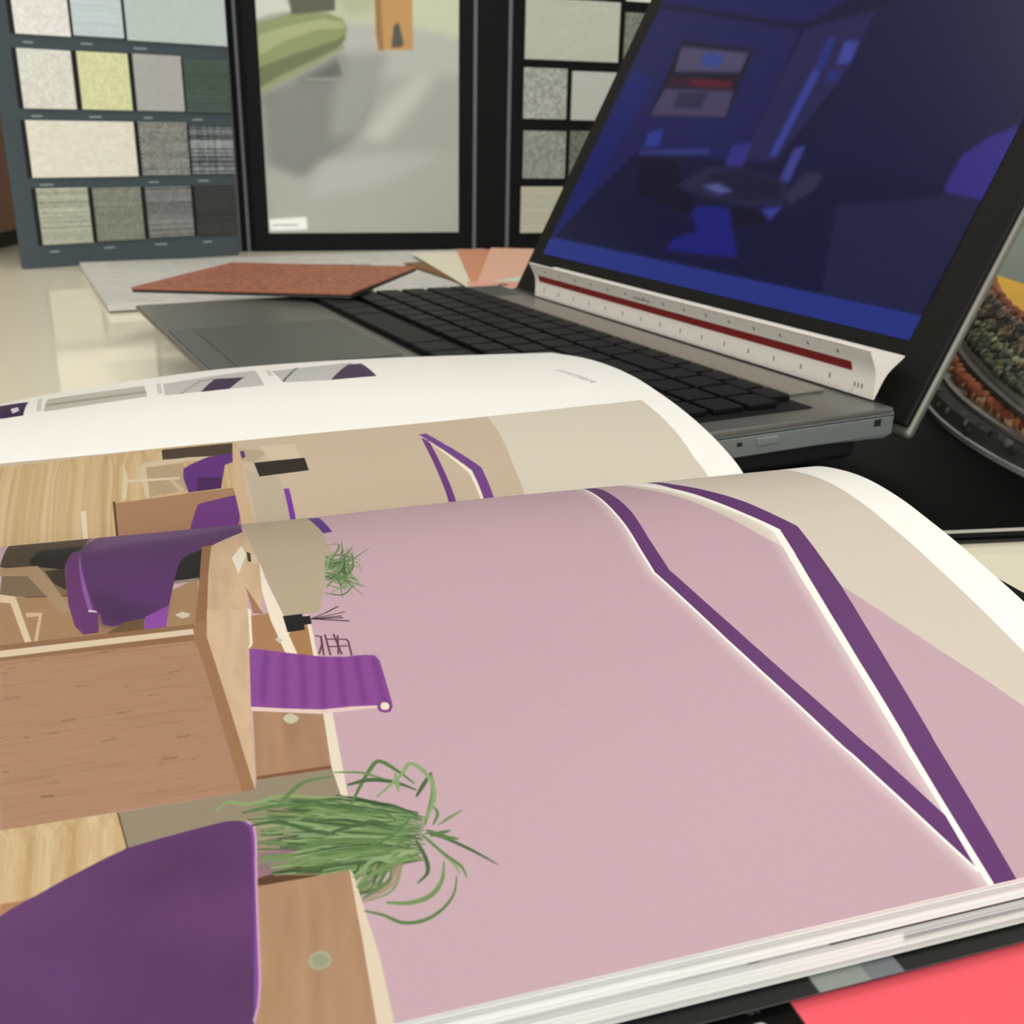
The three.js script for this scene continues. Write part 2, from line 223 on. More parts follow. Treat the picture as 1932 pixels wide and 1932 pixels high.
const PRINT_BACK = [
 ["pic","#cbb8a0",0,37.8,48.7,147.9,61.0,188.8,64.8,249.4,71.8,249.4,54.7,248.6,38.6,247.0,23.0,247.0,-1.0],
 ["f","#dcd2c0",0,188.8,64.8,248.8,71.5,249.4,54.7,248.6,38.6,247.0,23.0,247.9,-1.0,184.9,-1.0,186.2,26.1,187.6,37.5,188.6,50.9],
 ["floor","#cdb187",0,37.6,49.7,82.5,55.5,103.1,56.7,102.4,42.6,101.4,25.0,102.7,-1.0,40.2,-1.0],
 ["f","#4a3c2f",0,82.2,54.5,103.3,56.0,102.7,47.4,82.4,47.2],
 ["f","#cfbfa2",0,75.3,41.6,77.1,45.9,89.6,47.7,102.7,46.9,102.5,44.4,89.5,44.9,77.6,42.6,78.5,24.8,77.6,24.3],
 ["f","#b39d7c",0,77.6,42.4,88.3,44.1,88.5,27.1,78.6,25.0],
 ["f","#d9c8aa",0,71.9,35.5,86.8,35.0,86.9,33.5,72.0,34.0],
 ["f","#d8c7a8",0,71.2,46.2,72.8,36.8,72.2,24.8,71.1,24.8,71.4,35.8],
 ["f","#c7b391",0,84.5,34.8,87.7,28.4,88.2,26.1,86.5,26.8,84.1,33.0],
 ["f","#a67e60",0,68.9,23.5,101.4,26.6,102.8,-1.0,99.0,-1.0,70.3,-1.0],
 ["f","#5a3f2c",0,68.7,24.3,69.3,24.5,70.6,-1.0,70.1,-1.0],
 ["f","#e3d3b4",0,60.5,20.4,61.9,20.6,63.0,-1.0,61.9,-1.0],
 ["f","#bfa784",0,56.5,-1.0,57.6,-1.0,59.8,-1.0,58.8,-1.0],
 ["f","#cdb08e",0,103.4,56.7,104.9,56.2,105.2,42.1,104.8,25.8,106.4,-1.0,102.8,-1.0,101.5,25.0,102.4,42.6],
 ["f","#beb09a",0,105.5,36.5,114.9,30.2,115.4,23.0,118.4,-1.0,106.8,-1.0],
 ["f","#b9a68a",0,104.6,51.4,113.4,48.2,108.9,40.6,104.5,42.4],
 ["f","#d6c4aa",0,110.9,52.0,122.1,52.0,122.4,41.4,113.7,41.6],
 ["f","#2f2721",0,108.5,40.3,123.7,41.4,123.9,33.0,109.3,31.7],
 ["f","#60307a",0,88.1,39.6,90.6,42.9,95.6,46.9,106.3,49.4,106.3,44.9,100.0,40.3,98.0,26.8,91.3,26.1,89.0,25.8,87.9,34.2],
 ["f","#4a2358",0,91.7,33.7,98.6,32.7,98.0,26.8,91.3,26.1],
 ["f","#6d397d",0,83.1,-1.0,85.5,-1.0,91.2,19.3,104.7,23.7,105.0,20.1,97.2,-1.0,96.4,-1.0],
 ["f","#7a3ca0",0,115.4,24.0,116.9,24.0,117.3,-1.0,115.8,-1.0],
 ["f","#6b3a80",0,162.2,49.9,164.1,47.7,164.0,-1.0,161.7,-1.0],
 ["f","#f5ecdc",0,162.7,49.7,164.2,46.2,172.5,25.5,172.4,-1.0,171.7,-1.0,171.4,24.3],
 ["f","#74428a",0,162.1,52.7,164.5,53.2,176.0,27.1,175.5,-1.0,172.6,-1.0,172.7,25.8],
 ["f","#35214f",0,19.2,184.3,33.9,154.2,38.2,104.1,31.4,101.6],
 ["f","#e8e2ee",0,31.4,125.8,33.2,130.9,35.5,116.6,34.1,110.6],
 ["f","#cbc7bb",0,40.7,154.7,75.7,156.7,77.6,120.1,44.1,108.3],
 ["f","#a9a596",0,43.1,129.1,76.7,136.4,77.0,129.8,43.6,121.1],
 ["f","#dedbd2",0,35.5,170.1,37.1,169.6,43.2,110.8,41.8,109.8],
 ["f","#cfccc5",0,82.8,153.5,119.3,172.9,119.1,122.8,83.6,118.3],
 ["f","#a5a19b",0,88.7,118.8,96.8,150.9,107.9,151.2,96.7,145.2,89.5,118.3],
 ["f","#40274e",0,96.1,119.1,102.3,150.2,113.5,147.7,106.4,121.1],
 ["f","#dedbd2",0,80.1,157.7,81.8,157.7,82.9,123.8,81.3,123.3],
 ["f","#cdcbc6",0,125.1,162.5,162.1,179.5,144.4,124.8,126.5,126.1],
 ["f","#6f6b66",0,126.1,128.3,136.0,169.9,137.0,168.9,127.0,127.8],
 ["f","#432850",0,144.3,125.3,158.2,170.9,163.7,171.6,162.3,127.8],
 ["f","#dedbd2",0,123.0,167.6,124.8,169.1,124.4,145.2,122.8,144.9],
 ["text","#b9b5ac",0,237.0,122.1,242.5,95.6]
];
const PRINT_PHOTOPRINT = [
 ["f","#b9bda4",0,91.4,275.9,246.8,283.1,238.9,227.9,182.9,237.8,109.0,242.0,90.3,250.6],
 ["f","#a3a988",0,96.4,276.1,142.1,278.2,141.5,255.0,105.5,251.2],
 ["f","#a9aaa2",0,105.2,241.9,182.9,240.2,238.9,230.3,239.1,193.6,124.1,190.3,99.4,222.9],
 ["f","#787974",0,13.9,160.9,43.9,178.5,103.3,189.7,139.8,190.7,125.2,138.8,100.5,113.3,78.8,98.0,54.3,78.7,16.1,92.3],
 ["f","#8f908a",0,104.2,213.6,156.2,217.8,139.4,173.7,122.4,133.7,85.1,123.1,92.1,167.6],
 ["f","#b3b5aa",0,122.2,126.2,155.1,166.7,187.6,194.6,209.2,195.2,192.8,170.1,148.8,121.6],
 ["f","#50524c",0,10.4,165.6,44.1,180.8,104.1,211.2,103.3,189.7,43.9,178.5,13.8,159.7],
 ["f","#8a8e68",0,12.6,180.0,62.9,202.8,104.6,225.9,107.5,219.7,67.8,198.2,14.5,170.5],
 ["f","#7f8858",0,10.2,240.4,47.8,251.6,72.9,254.9,90.4,253.4,105.5,248.9,110.2,239.7,107.8,229.1,99.3,219.4,70.6,205.4,37.0,190.2,12.4,176.4,7.3,194.0],
 ["f","#9aa070",0,14.4,229.1,47.2,239.6,85.2,248.1,105.3,245.4,107.7,239.7,74.6,236.0,38.8,223.1,13.1,208.2],
 ["f","#5f6840",0,12.4,196.5,45.6,209.3,99.6,227.6,107.4,232.6,107.8,229.1,99.3,219.4,70.6,205.4,37.0,190.2,12.4,176.4],
 ["f","#4c4c3a",0,47.8,273.9,97.6,276.2,97.6,256.7,75.4,254.1,50.3,250.8],
 ["f","#c2c2b8",0,12.3,272.2,41.6,273.6,50.0,254.4,28.0,250.3,10.5,244.1],
 ["f","#8c8c84",0,98.4,211.1,103.1,212.4,108.9,187.4,105.8,186.1],
 ["f","#8c8c84",0,62.1,187.3,108.5,188.6,108.4,186.0,62.0,184.9],
 ["f","#b1874e",0,141.6,278.2,182.7,280.1,183.2,220.1,144.7,218.8,142.2,233.9],
 ["f","#8a6535",0,141.6,278.2,147.2,278.5,149.7,219.0,144.7,218.8,142.2,233.9],
 ["f","#45463c",0,162.0,244.1,167.3,247.9,172.7,225.5,170.0,223.0,158.9,221.4],
 ["f","#9fa198",0,14.8,92.3,54.3,78.7,78.8,98.0,192.2,112.0,236.5,115.1,236.7,19.5,10.5,20.8],
 ["f","#a9aaa4",0,78.8,98.0,137.7,108.8,219.8,109.8,136.8,72.8,56.0,59.6],
 ["f","#e6e6e2",0,14.0,36.4,56.3,38.9,56.9,24.5,14.5,23.4]
];
const PRINT_SCREEN = [
 ["f","#1d1f5e",0,-14.4,249.5,236.9,220.1,180.1,190.9,19.8,218.2],
 ["f","#20215c",0,20.1,217.7,180.6,190.0,182.9,152.9,180.8,107.7,74.6,110.6,18.1,42.1,14.3,37.5],
 ["f","#15163c",0,12.4,221.4,179.2,192.3,242.7,204.6,244.4,201.7,182.6,188.8,16.2,216.5],
 ["f","#1b256e",0,22.8,167.6,54.5,160.8,40.3,69.0,19.8,40.2],
 ["f","#2a2858",0,183.6,189.0,234.2,197.1,235.4,164.3,212.8,109.2,183.2,107.8],
 ["f","#191a44",0,234.2,197.1,278.0,215.3,325.2,209.8,371.2,126.3,334.6,102.6,272.6,108.9,251.9,104.8,233.8,94.4],
 ["f","#1a1a30",0,65.3,189.2,145.8,178.6,151.4,134.9,67.5,135.1],
 ["f","#565070",0,67.7,184.9,142.5,176.9,143.5,164.0,73.5,166.8],
 ["f","#3b4c9a",0,96.2,179.2,118.9,176.4,120.0,167.4,100.2,169.9],
 ["f","#3c1a34",0,71.3,163.3,142.8,158.4,142.4,153.2,73.4,156.6],
 ["f","#5e1c2c",0,96.3,161.7,139.6,158.5,140.3,153.9,97.3,156.5],
 ["f","#4f466a",0,71.4,155.1,145.4,152.3,150.6,134.8,69.1,135.9],
 ["f","#35304e",0,88.5,152.6,120.9,151.2,121.9,140.4,91.1,141.3],
 ["f","#2d3384",0,205.6,183.6,212.6,182.4,215.6,165.0,206.9,163.7],
 ["f","#3d46a0",0,206.4,164.5,214.0,162.7,211.7,112.3,205.1,112.1],
 ["f","#474da8",0,221.1,180.4,232.0,179.0,233.9,166.6,223.1,166.3],
 ["f","#2c3080",0,219.9,163.3,230.8,162.1,230.2,155.2,221.9,156.9],
 ["f","#37348c",0,168.9,117.4,184.6,119.6,187.8,104.7,171.1,103.9],
 ["f","#434796",0,222.5,117.5,230.9,119.4,231.7,97.4,222.9,96.9],
 ["f","#3a3f86",0,74.6,110.6,148.9,114.7,152.7,111.3,80.1,107.8],
 ["f","#2f3f98",0,76.7,124.1,92.0,126.3,95.3,114.2,78.6,113.6],
 ["f","#12132e",0,78.3,106.0,121.5,105.0,147.9,85.0,173.0,79.9,221.1,80.7,236.8,83.6,226.3,73.1,170.2,62.4,100.6,77.8],
 ["f","#272a4c",0,133.4,89.4,156.1,103.1,190.7,104.0,226.5,98.7,235.8,91.4,235.8,85.1,206.3,81.9,164.5,84.5],
 ["f","#1b1e3c",0,159.8,98.1,191.3,103.2,223.4,96.9,233.7,88.1,199.6,84.6,178.0,87.2],
 ["f","#303350",0,233.7,91.3,238.9,102.6,247.9,104.6,255.2,102.7,252.8,94.2,240.3,84.7],
 ["f","#5a61a0",0,158.3,91.0,173.3,93.7,190.8,89.5,178.3,86.9],
 ["f","#3c429c",0,218.4,81.3,236.3,84.4,231.5,75.2],
 ["f","#1c2280",0,163.1,79.1,193.2,79.9,220.7,51.5,153.5,48.1],
 ["f","#14163e",0,97.8,81.3,162.9,72.1,175.1,62.9,139.1,51.8,122.8,57.4],
 ["f","#3a308c",0,334.6,101.3,335.2,117.4,344.5,126.9,357.4,132.9,362.0,121.0,358.4,96.5,337.0,98.5],
 ["f","#24254c",0,274.4,88.3,326.3,95.3,336.9,98.8,357.7,96.4,357.5,40.8,293.2,41.8],
 ["f","#303d90",0,19.9,42.3,357.5,40.8,357.7,27.6,21.4,29.5]
];

// ---------------------------------------------------------------- the room
const wallMat = mat(0xcdccc8, 0.9), X0 = -2.6, X1 = 2.6, Z0 = -2.3, Z1 = 2.6;
struct('floor', box(X0 - 0.1, X1 + 0.1, FLOOR_Y - 0.1, FLOOR_Y, Z0 - 0.1, Z1 + 0.1), mat(0x6f6a62, 0.8));
struct('ceiling', box(X0 - 0.1, X1 + 0.1, CEIL_Y, CEIL_Y + 0.1, Z0 - 0.1, Z1 + 0.1), mat(0xd8d7d4, 0.9));
struct('wall_back', box(X0 - 0.1, X1 + 0.1, FLOOR_Y, CEIL_Y, Z0 - 0.1, Z0), wallMat);
struct('wall_front', mergeGeometries([box(X0 - 0.1, X1 + 0.1, FLOOR_Y, 0.1, Z1, Z1 + 0.1), box(X0 - 0.1, X1 + 0.1, 1.7, CEIL_Y, Z1, Z1 + 0.1), box(X0 - 0.1, -1.8, 0.1, 1.7, Z1, Z1 + 0.1), box(1.8, X1 + 0.1, 0.1, 1.7, Z1, Z1 + 0.1)]), wallMat);
{                                                            // the window behind the photographer, daylight on its roller blind
  const w = new THREE.Group(); w.name = 'window_1'; w.userData.kind = 'structure'; scene.add(w);
  mesh('window_frame', mergeGeometries([box(-1.8, 1.8, 0.1, 0.15, Z1 + 0.02, Z1 + 0.08), box(-1.8, 1.8, 1.65, 1.7, Z1 + 0.02, Z1 + 0.08), box(-1.8, -1.75, 0.15, 1.65, Z1 + 0.02, Z1 + 0.08), box(1.75, 1.8, 0.15, 1.65, Z1 + 0.02, Z1 + 0.08)]), mat(0xe4e4e2, 0.5), w);
  mesh('window_blind', box(-1.75, 1.75, 0.15, 1.65, Z1 + 0.04, Z1 + 0.045), new THREE.MeshStandardMaterial({ color: 0xe8e8e6, emissive: DAY_COLOR, emissiveIntensity: 1.0, roughness: 0.9 }), w);
  const l = new THREE.RectAreaLight(DAY_COLOR, DAY_POWER, 3.5, 1.5); l.position.set(0, 0.9, Z1 + 0.015); l.lookAt(0, 0.9, 0); scene.add(l);
}
struct('wall_left', box(X0 - 0.1, X0, FLOOR_Y, CEIL_Y, Z0, Z1), wallMat);
struct('wall_right', box(X1, X1 + 0.1, FLOOR_Y, CEIL_Y, Z0, Z1), wallMat);
const glow = new THREE.MeshStandardMaterial({ color: 0xffffff, emissive: LAMP_COLOR, emissiveIntensity: 2.0, roughness: 0.5 }), rimMat = mat(0xe6e6e6, 0.4);
LAMPS.forEach(([x, z], i) => {
  const t = thing('ceiling_light', 'white square ceiling light panel above the table, ' + ['back left', 'back right', 'middle left', 'middle right', 'front left', 'front right'][i], 'lamp', [x, CEIL_Y, z], 0, 'ceiling light panels');
  mesh('frame', mergeGeometries([box(-0.32, 0.32, -0.03, 0, -0.32, -0.3), box(-0.32, 0.32, -0.03, 0, 0.3, 0.32), box(-0.32, -0.3, -0.03, 0, -0.3, 0.3), box(0.3, 0.32, -0.03, 0, -0.3, 0.3)]), rimMat, t);
  mesh('lamp_diffuser', box(-0.3, 0.3, -0.015, -0.005, -0.3, 0.3), glow, t);
  const l = new THREE.RectAreaLight(LAMP_COLOR, LAMP_POWER, 0.58, 0.58);
  l.position.set(x, CEIL_Y - 0.035, z); l.lookAt(x, FLOOR_Y, z); scene.add(l);
});

// ---------------------------------------------------------------- table
{
  const t = thing('table', 'cream glossy laminate table everything lies on', 'table', [0, FLOOR_Y, -0.6]);
  mesh('table_top', box(-1.05, 1.15, 0.71, 0.75, -1.0, 0.95, 0.004), mat(0xede5cd, 0.07), t);
  for (const [x, z] of [[-0.98, -0.93], [1.08, -0.93], [-0.98, 0.88], [1.08, 0.88]]) mesh('leg', box(x - 0.03, x + 0.03, 0, 0.71, z - 0.03, z + 0.03, 0.004), mat(0x9a9a98, 0.4, { metalness: 0.6 }), t);
}

// ---------------------------------------------------------------- wooden cabinet at the left, board and folder at the right
const woodTex = (base, dark, w = 256, h = 512) => canvasTex(w, h, (x) => {
  x.fillStyle = base; x.fillRect(0, 0, w, h);
  for (let i = 0; i < 260; i++) { x.globalAlpha = 0.05 + rnd() * 0.12; x.strokeStyle = dark; x.lineWidth = 0.6 + rnd() * 2; const X = rnd() * w; x.beginPath(); x.moveTo(X, 0); x.bezierCurveTo(X + rnd() * 20 - 10, h / 3, X + rnd() * 20 - 10, h * 0.66, X + rnd() * 16 - 8, h); x.stroke(); }
  x.globalAlpha = 1;
});
{
  const t = thing('wooden_cabinet', 'brown wooden desk cabinet behind the slate swatch panel', 'cabinet', [-0.74, 0, -1.32]);
  const wm = mat(0xffffff, 0.45, { map: woodTex('#7a4f28', '#3c2210') });
  mesh('body', box(-0.22, 0.17, 0.02, 0.6, -0.2, 0.2, 0.004), wm, t);
  mesh('plinth', box(-0.2, 0.15, 0, 0.02, -0.18, 0.185), mat(0x2a1c12, 0.7), t);
  mesh('door', box(-0.2, 0.15, 0.04, 0.58, 0.2, 0.216, 0.004), mat(0xffffff, 0.4, { map: woodTex('#8a5a30', '#452810') }), t);
  mesh('handle', box(0.1, 0.112, 0.26, 0.36, 0.216, 0.23, 0.004), mat(0x8a8a88, 0.3, { metalness: 0.9 }), t);
}
{
  const t = thing('box_file', 'grey green box file standing behind the carpet samples', 'file', [0.74, 0, -1.02], -0.12);
  mesh('case', box(-0.32, 0.32, 0, 0.33, -0.04, 0.04, 0.004), mat(0x6f7a6e, 0.6), t);
  mesh('spine', box(0.32, 0.326, 0, 0.33, -0.04, 0.04), mat(0x4f574f, 0.6), t);
}
// ---------------------------------------------------------------- standing swatch folder
const weave = (base, contrast, kind, k) => canvasTex(100, 100, (x, w, h) => {
  const r = [1, 3, 5].map((i) => parseInt(base.slice(i, i + 2), 16)), im = x.createImageData(w, h), a = im.data;
  const rowT = [], colT = []; for (let i = 0; i < 160; i++) { rowT.push(rnd() - 0.5); colT.push(rnd() - 0.5); }
  const blot = []; for (let i = 0; i < 676; i++) blot.push(rnd() - 0.5);
  const bl = (u, v) => { const X = u * 24.99, Y = v * 24.99, i = X | 0, j = Y | 0, f = X - i, g = Y - j, B = (p, q) => blot[p + q * 26]; return (B(i, j) * (1 - f) + B(i + 1, j) * f) * (1 - g) + (B(i, j + 1) * (1 - f) + B(i + 1, j + 1) * f) * g; };
  for (let j = 0; j < h; j++) for (let i = 0; i < w; i++) {
    let n = (rnd() - 0.5) * 0.6;
    if (kind === 'twill') n += ((i + j) % 8 < 4 ? 0.45 : -0.45) + rowT[j] * 0.4;
    if (kind === 'plaid') n += rowT[j >> 1] * 1.3 + colT[i >> 1] * 0.5;
    if (kind === 'rib') n += (j % 5 < 2 ? 0.4 : -0.3) + rowT[j >> 1] * 0.7;
    if (kind === 'mottle') n += bl(i / w, j / h) * 0.9 + ((i + j) % 6 < 3 ? 0.25 : -0.25);
    if (kind === 'plain') n += ((i >> 1) + (j >> 1)) % 2 ? 0.18 : -0.18; n += bl(i / w, j / h) * 0.4;
    const o = (i + j * w) * 4; for (let c = 0; c < 3; c++) a[o + c] = Math.max(0, Math.min(255, r[c] + n * contrast * 1.4)); a[o + 3] = 255;
  }
  x.putImageData(im, 0, 0);
});
const slate = mat(0x3b474d, 0.6), black = mat(0x0b0c0c, 0.6, { specularIntensity: 0.25 }), fold = mat(0x565c5e, 0.5), cut = mat(0x0b0c0c, 0.8);
{
  const f = thing('swatch_folder', 'tall standing fold-out sample folder with fabric swatches and a carpet photograph', 'folder', [-0.2992, 0, -1.2364]);
  const O = f.position, HGT = 0.335;
  const panel = (name, i, mt, over0 = 0, over1 = 0) => {       // a board standing on the table, its front face on the line of the panel
    const [ax, , az, ux, , uz, w] = PANELS[i], g = new THREE.Group(); g.name = name; g.position.set(ax - O.x, 0, az - O.z); g.rotation.y = Math.atan2(-uz, ux); f.add(g);
    mesh('board', box(-over0, w + over1, 0, HGT, -0.006, 0, 0.0008), mt, g); return g;
  };
  const tint = (hex) => { const [r, gg, bl] = [1, 3, 5].map((i) => parseInt(hex.slice(i, i + 2), 16)), m = (r + gg + bl) / 3; return (m > 190 ? 'pale ' : m < 90 ? 'dark ' : '') + (r - bl > 30 ? 'yellow' : gg - r > 10 ? 'green' : bl - r > 8 ? 'blue' : r - bl > 9 ? 'cream' : 'grey'); };
  const swatch = (g, [u0, v0, u1, v1], col, kind, contrast) => {
    const s = mesh('swatch', box(u0 / 1000, u1 / 1000, v0 / 1000, v1 / 1000, 0.0001, 0.0024, 0.0006), mat(0xffffff, 0.95, { map: weave(col, contrast, kind) }), g);
    s.userData.label = tint(col) + ' ' + ({ twill: 'twill', plaid: 'plaid', rib: 'ribbed', mottle: 'mottled', plain: 'plain woven' })[kind] + ' fabric swatch'; return s;
  };
  const mark = (g, u, v, w) => mesh('caption', box(u / 1000, (u + w) / 1000, v / 1000, (v + 1.6) / 1000, 0, 0.00012), mat(0x8d979a, 0.7), g);
  const lp = panel('left_panel', 0, slate, 0.002, 0.003), L = SWATCH_LEFT;
  const looks = [['#e6e5e0', 'mottle', 14], ['#c6d4d6', 'rib', 12], ['#bccac6', 'plain', 10], ['#dddcd2', 'mottle', 14], ['#d9daa9', 'mottle', 12], ['#adada9', 'twill', 12], ['#42544b', 'rib', 14], ['#e3dfd0', 'mottle', 8], ['#7e7f79', 'twill', 60], ['#666b6c', 'plaid', 60], ['#a8ab99', 'rib', 40], ['#7d8073', 'twill', 40], ['#747674', 'rib', 40], ['#343635', 'rib', 16]];
  L.forEach((r, i) => {
    const [u0, v0, u1, v1] = r, top = i < 3 ? 268 : v1;
    mesh('window_cut', box((u0 - 4.2) / 1000, (u0 - 0.2) / 1000, v0 / 1000, top / 1000, 0, 0.0006), cut, lp);
    swatch(lp, [u0, v0, u1, top], ...looks[i]); mark(lp, u0 + 6, v0 - 7.5, 9 + (i * 7) % 5);
  });
  for (const [i, u0, u1, v0] of [[0, 20, 70, 280], [1, 73, 122, 280], [2, 125, 230, 280]]) swatch(lp, [u0, v0, u1, v0 + 46], ...looks[(i * 5 + 4) % 8]);
  const cp = panel('centre_panel', 1, black, 0.004, 0.004);
  const PX = 768 / 224, [pu0, pv0, pu1, pv1] = PHOTO;
  const pw = pu1 - pu0, ph = 300;
  const photo = canvasTex(672, Math.round(672 * ph / pw), (x, w, h) => {
    const s = w / pw; x.fillStyle = '#a2a39b'; x.fillRect(0, 0, w, h); x.fillStyle = '#b4b99c'; x.fillRect(0, 0, w, h - (268 - pv0) * s);
    let pi = 0;
    for (const [, c, , ...pts] of PRINT_PHOTOPRINT) { x.filter = pi < 7 || c === '#9fa198' || c === '#a9aaa4' ? 'blur(16px)' : 'blur(3px)'; pi++; poly(x, pts, s, s, pu0, pv0, h); x.fillStyle = ink(c, 1.15); x.fill(); }
    x.filter = 'none'; x.fillStyle = '#9a9a98'; for (let i = 0; i < 9; i++) x.fillRect((5 + i * 3.2) * s, h - 10 * s, 2.2 * s, 2 * s);
    grainCanvas(x, w, h, 10);
  });
  mesh('photograph', box(pu0 / 1000, pu1 / 1000, pv0 / 1000, (pv0 + ph) / 1000, 0, 0.0004), mat(0xffffff, 0.45, { map: photo }), cp);
  // folds between the boards
  mesh('fold_strip', box(-0.0125, -0.0085, 0, HGT, -0.004, 0.0008, 0.0008), fold, cp); mesh('fold_strip', box(-0.0225, -0.0185, 0, HGT, -0.004, 0.0008, 0.0008), fold, cp);
  mesh('spine_board', box(-0.03, -0.004, 0, HGT, -0.008, -0.0035), black, cp);
  mesh('spine_board', box(0.255, 0.302, 0, HGT, -0.007, -0.001, 0.0008), black, cp);
  mesh('fold_strip', box(0.253, 0.2575, 0, HGT, -0.004, 0.0008, 0.0008), fold, cp); mesh('fold_strip', box(0.294, 0.2985, 0, HGT, -0.004, 0.0008, 0.0008), fold, cp);
  const rp = panel('right_panel', 2, black, 0.002, 0.12);
  const rl = [['#b3b5a8', 'plain', 12], ['#70736a', 'mottle', 26], ['#9a9d95', 'mottle', 32], ['#b0b1aa', 'plain', 10], ['#888b84', 'mottle', 24], ['#64675f', 'mottle', 24], ['#b0af9c', 'rib', 16]];
  SWATCH_RIGHT.forEach((r, i) => swatch(rp, i ? r : [r[0], r[1], r[2], 280], ...rl[i]));
  swatch(rp, [136.8, 282, 194, 330], '#d8d6cc', 'plain', 10); swatch(rp, [11, 290, 129.8, 330], '#c6c3b4', 'plain', 10); swatch(rp, [71.8, 19, 127, 73.5], '#8c8d80', 'rib', 14);
}

// ---------------------------------------------------------------- tile samples and colour fan behind the laptop
const speckle = (base, spots, n, w = 512, h = 512) => canvasTex(w, h, (x) => {
  x.fillStyle = base; x.fillRect(0, 0, w, h);
  for (let i = 0; i < n; i++) { x.globalAlpha = 0.15 + rnd() * 0.5; x.fillStyle = spots[(rnd() * spots.length) | 0]; x.beginPath(); x.arc(rnd() * w, rnd() * h, 1.5 + rnd() * 5, 0, 7); x.fill(); }
  x.globalAlpha = 1;
});
{
  const a = Math.atan2(0.117, 0.24);                                           // the left edge of the sample runs towards the viewer's right
  const t = thing('white_tile', 'white speckled flat sample board under the terracotta tile', 'tile', [-0.4358, 0, -1.0598], a);
  const g = box(0, 0.44, 0.0015, 0.0072, 0, 0.267, 0.0006);
  mesh('slab', g, mat(0xffffff, 0.6, { map: speckle('#c4c2bb', ['#aeaba2', '#d4d2cb', '#b8b5ac'], 3000) }), t);
  mesh('backing', box(0.002, 0.438, 0, 0.0015, 0.002, 0.265), mat(0x6e675a, 0.8), t);
  const s = thing('tile_offcut', 'small grey tile offcut propping up the terracotta tile', 'tile', [-0.15, 0.0072, -0.875], 0.2);
  mesh('slab', box(-0.03, 0.03, 0, 0.0235, -0.02, 0.02, 0.001), mat(0x77746c, 0.7), s); mesh('glaze', box(-0.03, 0.03, 0.0235, 0.0248, -0.02, 0.02), mat(0x8b887f, 0.4), s);
}
{
  const A = V(-0.2565, 0.0392, -0.7016), B = V(-0.2274, 0.0372, -0.8526), D = V(-0.1048, 0.0428, -0.6735);
  const e1 = D.clone().sub(A).normalize(), e2 = B.clone().sub(A), up = e1.clone().cross(e2).normalize(); e2.copy(up).cross(e1).normalize();
  const t = thing('terracotta_tile', 'square terracotta coloured speckled tile resting on the laptop corner', 'tile', [A.x, A.y, A.z]);
  t.quaternion.setFromRotationMatrix(new THREE.Matrix4().makeBasis(e1, up, e2.clone().negate().negate().multiplyScalar(1)));
  t.quaternion.setFromRotationMatrix(new THREE.Matrix4().makeBasis(e1, up, e1.clone().cross(up)));
  const zs = e1.clone().cross(up).dot(e2) > 0 ? 1 : -1, z0 = Math.min(0, zs * 0.1535), z1 = Math.max(0, zs * 0.1535);
  mesh('glazed_face', box(0, 0.1535, -0.0016, 0, z0, z1, 0.0005), mat(0xffffff, 0.55, { map: speckle('#a15f42', ['#6d3a28', '#b9714f', '#4f2b20', '#b06a4c', '#804a36'], 7000) }), t);
  mesh('backing', box(0.0006, 0.1529, -0.0036, -0.0016, z0 + 0.0006, z1 - 0.0006), mat(0x24231f, 0.7), t);
}
{
  const t = thing('colour_fan', 'fanned out deck of paper colour strips behind the laptop', 'colour fan', [-0.012, 0, -0.92]);
  const strip = (ex, ez, w, col, y, len) => {
    const dx = ex + 0.012, dz = ez + 0.92, a = Math.atan2(-dx, -dz), L = len ?? Math.hypot(dx, dz);
    const g = box(-w / 2, w / 2, 0, 0.0006, -L, 0.03).translate(0, 0, 0); const m = mesh('strip', g, mat(col, 0.6), t); m.rotation.y = a; m.position.y = y; m.rotation.order = 'YXZ'; m.rotation.x = 0.004; return m;
  };
  strip(-0.099, -1.085, 0.026, 0x7a5420, 0.0082, 0.2);
  strip(-0.088, -1.162, 0.052, 0xe2dcc4, 0.0092, 0.262);
  strip(-0.045, -1.215, 0.05, 0xcf8f6e, 0.0102, 0.285);
  strip(-0.006, -1.228, 0.048, 0xe2b39a, 0.0112, 0.29);
  strip(0.028, -1.2, 0.05, 0x9fb0a0, 0.0104, 0.27);
  strip(0.046, -1.0, 0.05, 0xcfdccb, 0.0122, 0.12);
  strip(0.07, -0.93, 0.045, 0xe0a48e, 0.0132, 0.08);
  mesh('rivet', new THREE.CylinderGeometry(0.004, 0.004, 0.0145, 20).translate(0, 0.00725, 0), mat(0xb0aa98, 0.35, { metalness: 0.9 }), t);
}

// ---------------------------------------------------------------- black folder under the laptop
{
  const t = thing('black_folder', 'glossy black ring binder lying under the laptop', 'binder', [0.1335, 0, -0.3641], Math.atan2(0.0103, 0.0623));
  mesh('base_cover', box(-0.13, 0.33, 0, 0.0015, -0.3, 0), mat(0x0b0c0c, 0.4), t);
  mesh('sheets', box(-0.125, 0.325, 0.0015, 0.0046, -0.295, -0.003), mat(0x0c0c0c, 0.8), t);
  mesh('top_cover', box(-0.13, 0.33, 0.0046, 0.0062, -0.3, 0, 0.0005), mat(0x040505, 0.4, { specularIntensity: 0.04 }), t);
  mesh('edge_trim', box(-0.13, 0.33, 0.0048, 0.006, -0.0002, 0.0006, 0.0002), mat(0xb8b8b4, 0.3, { metalness: 0.5 }), t);
}

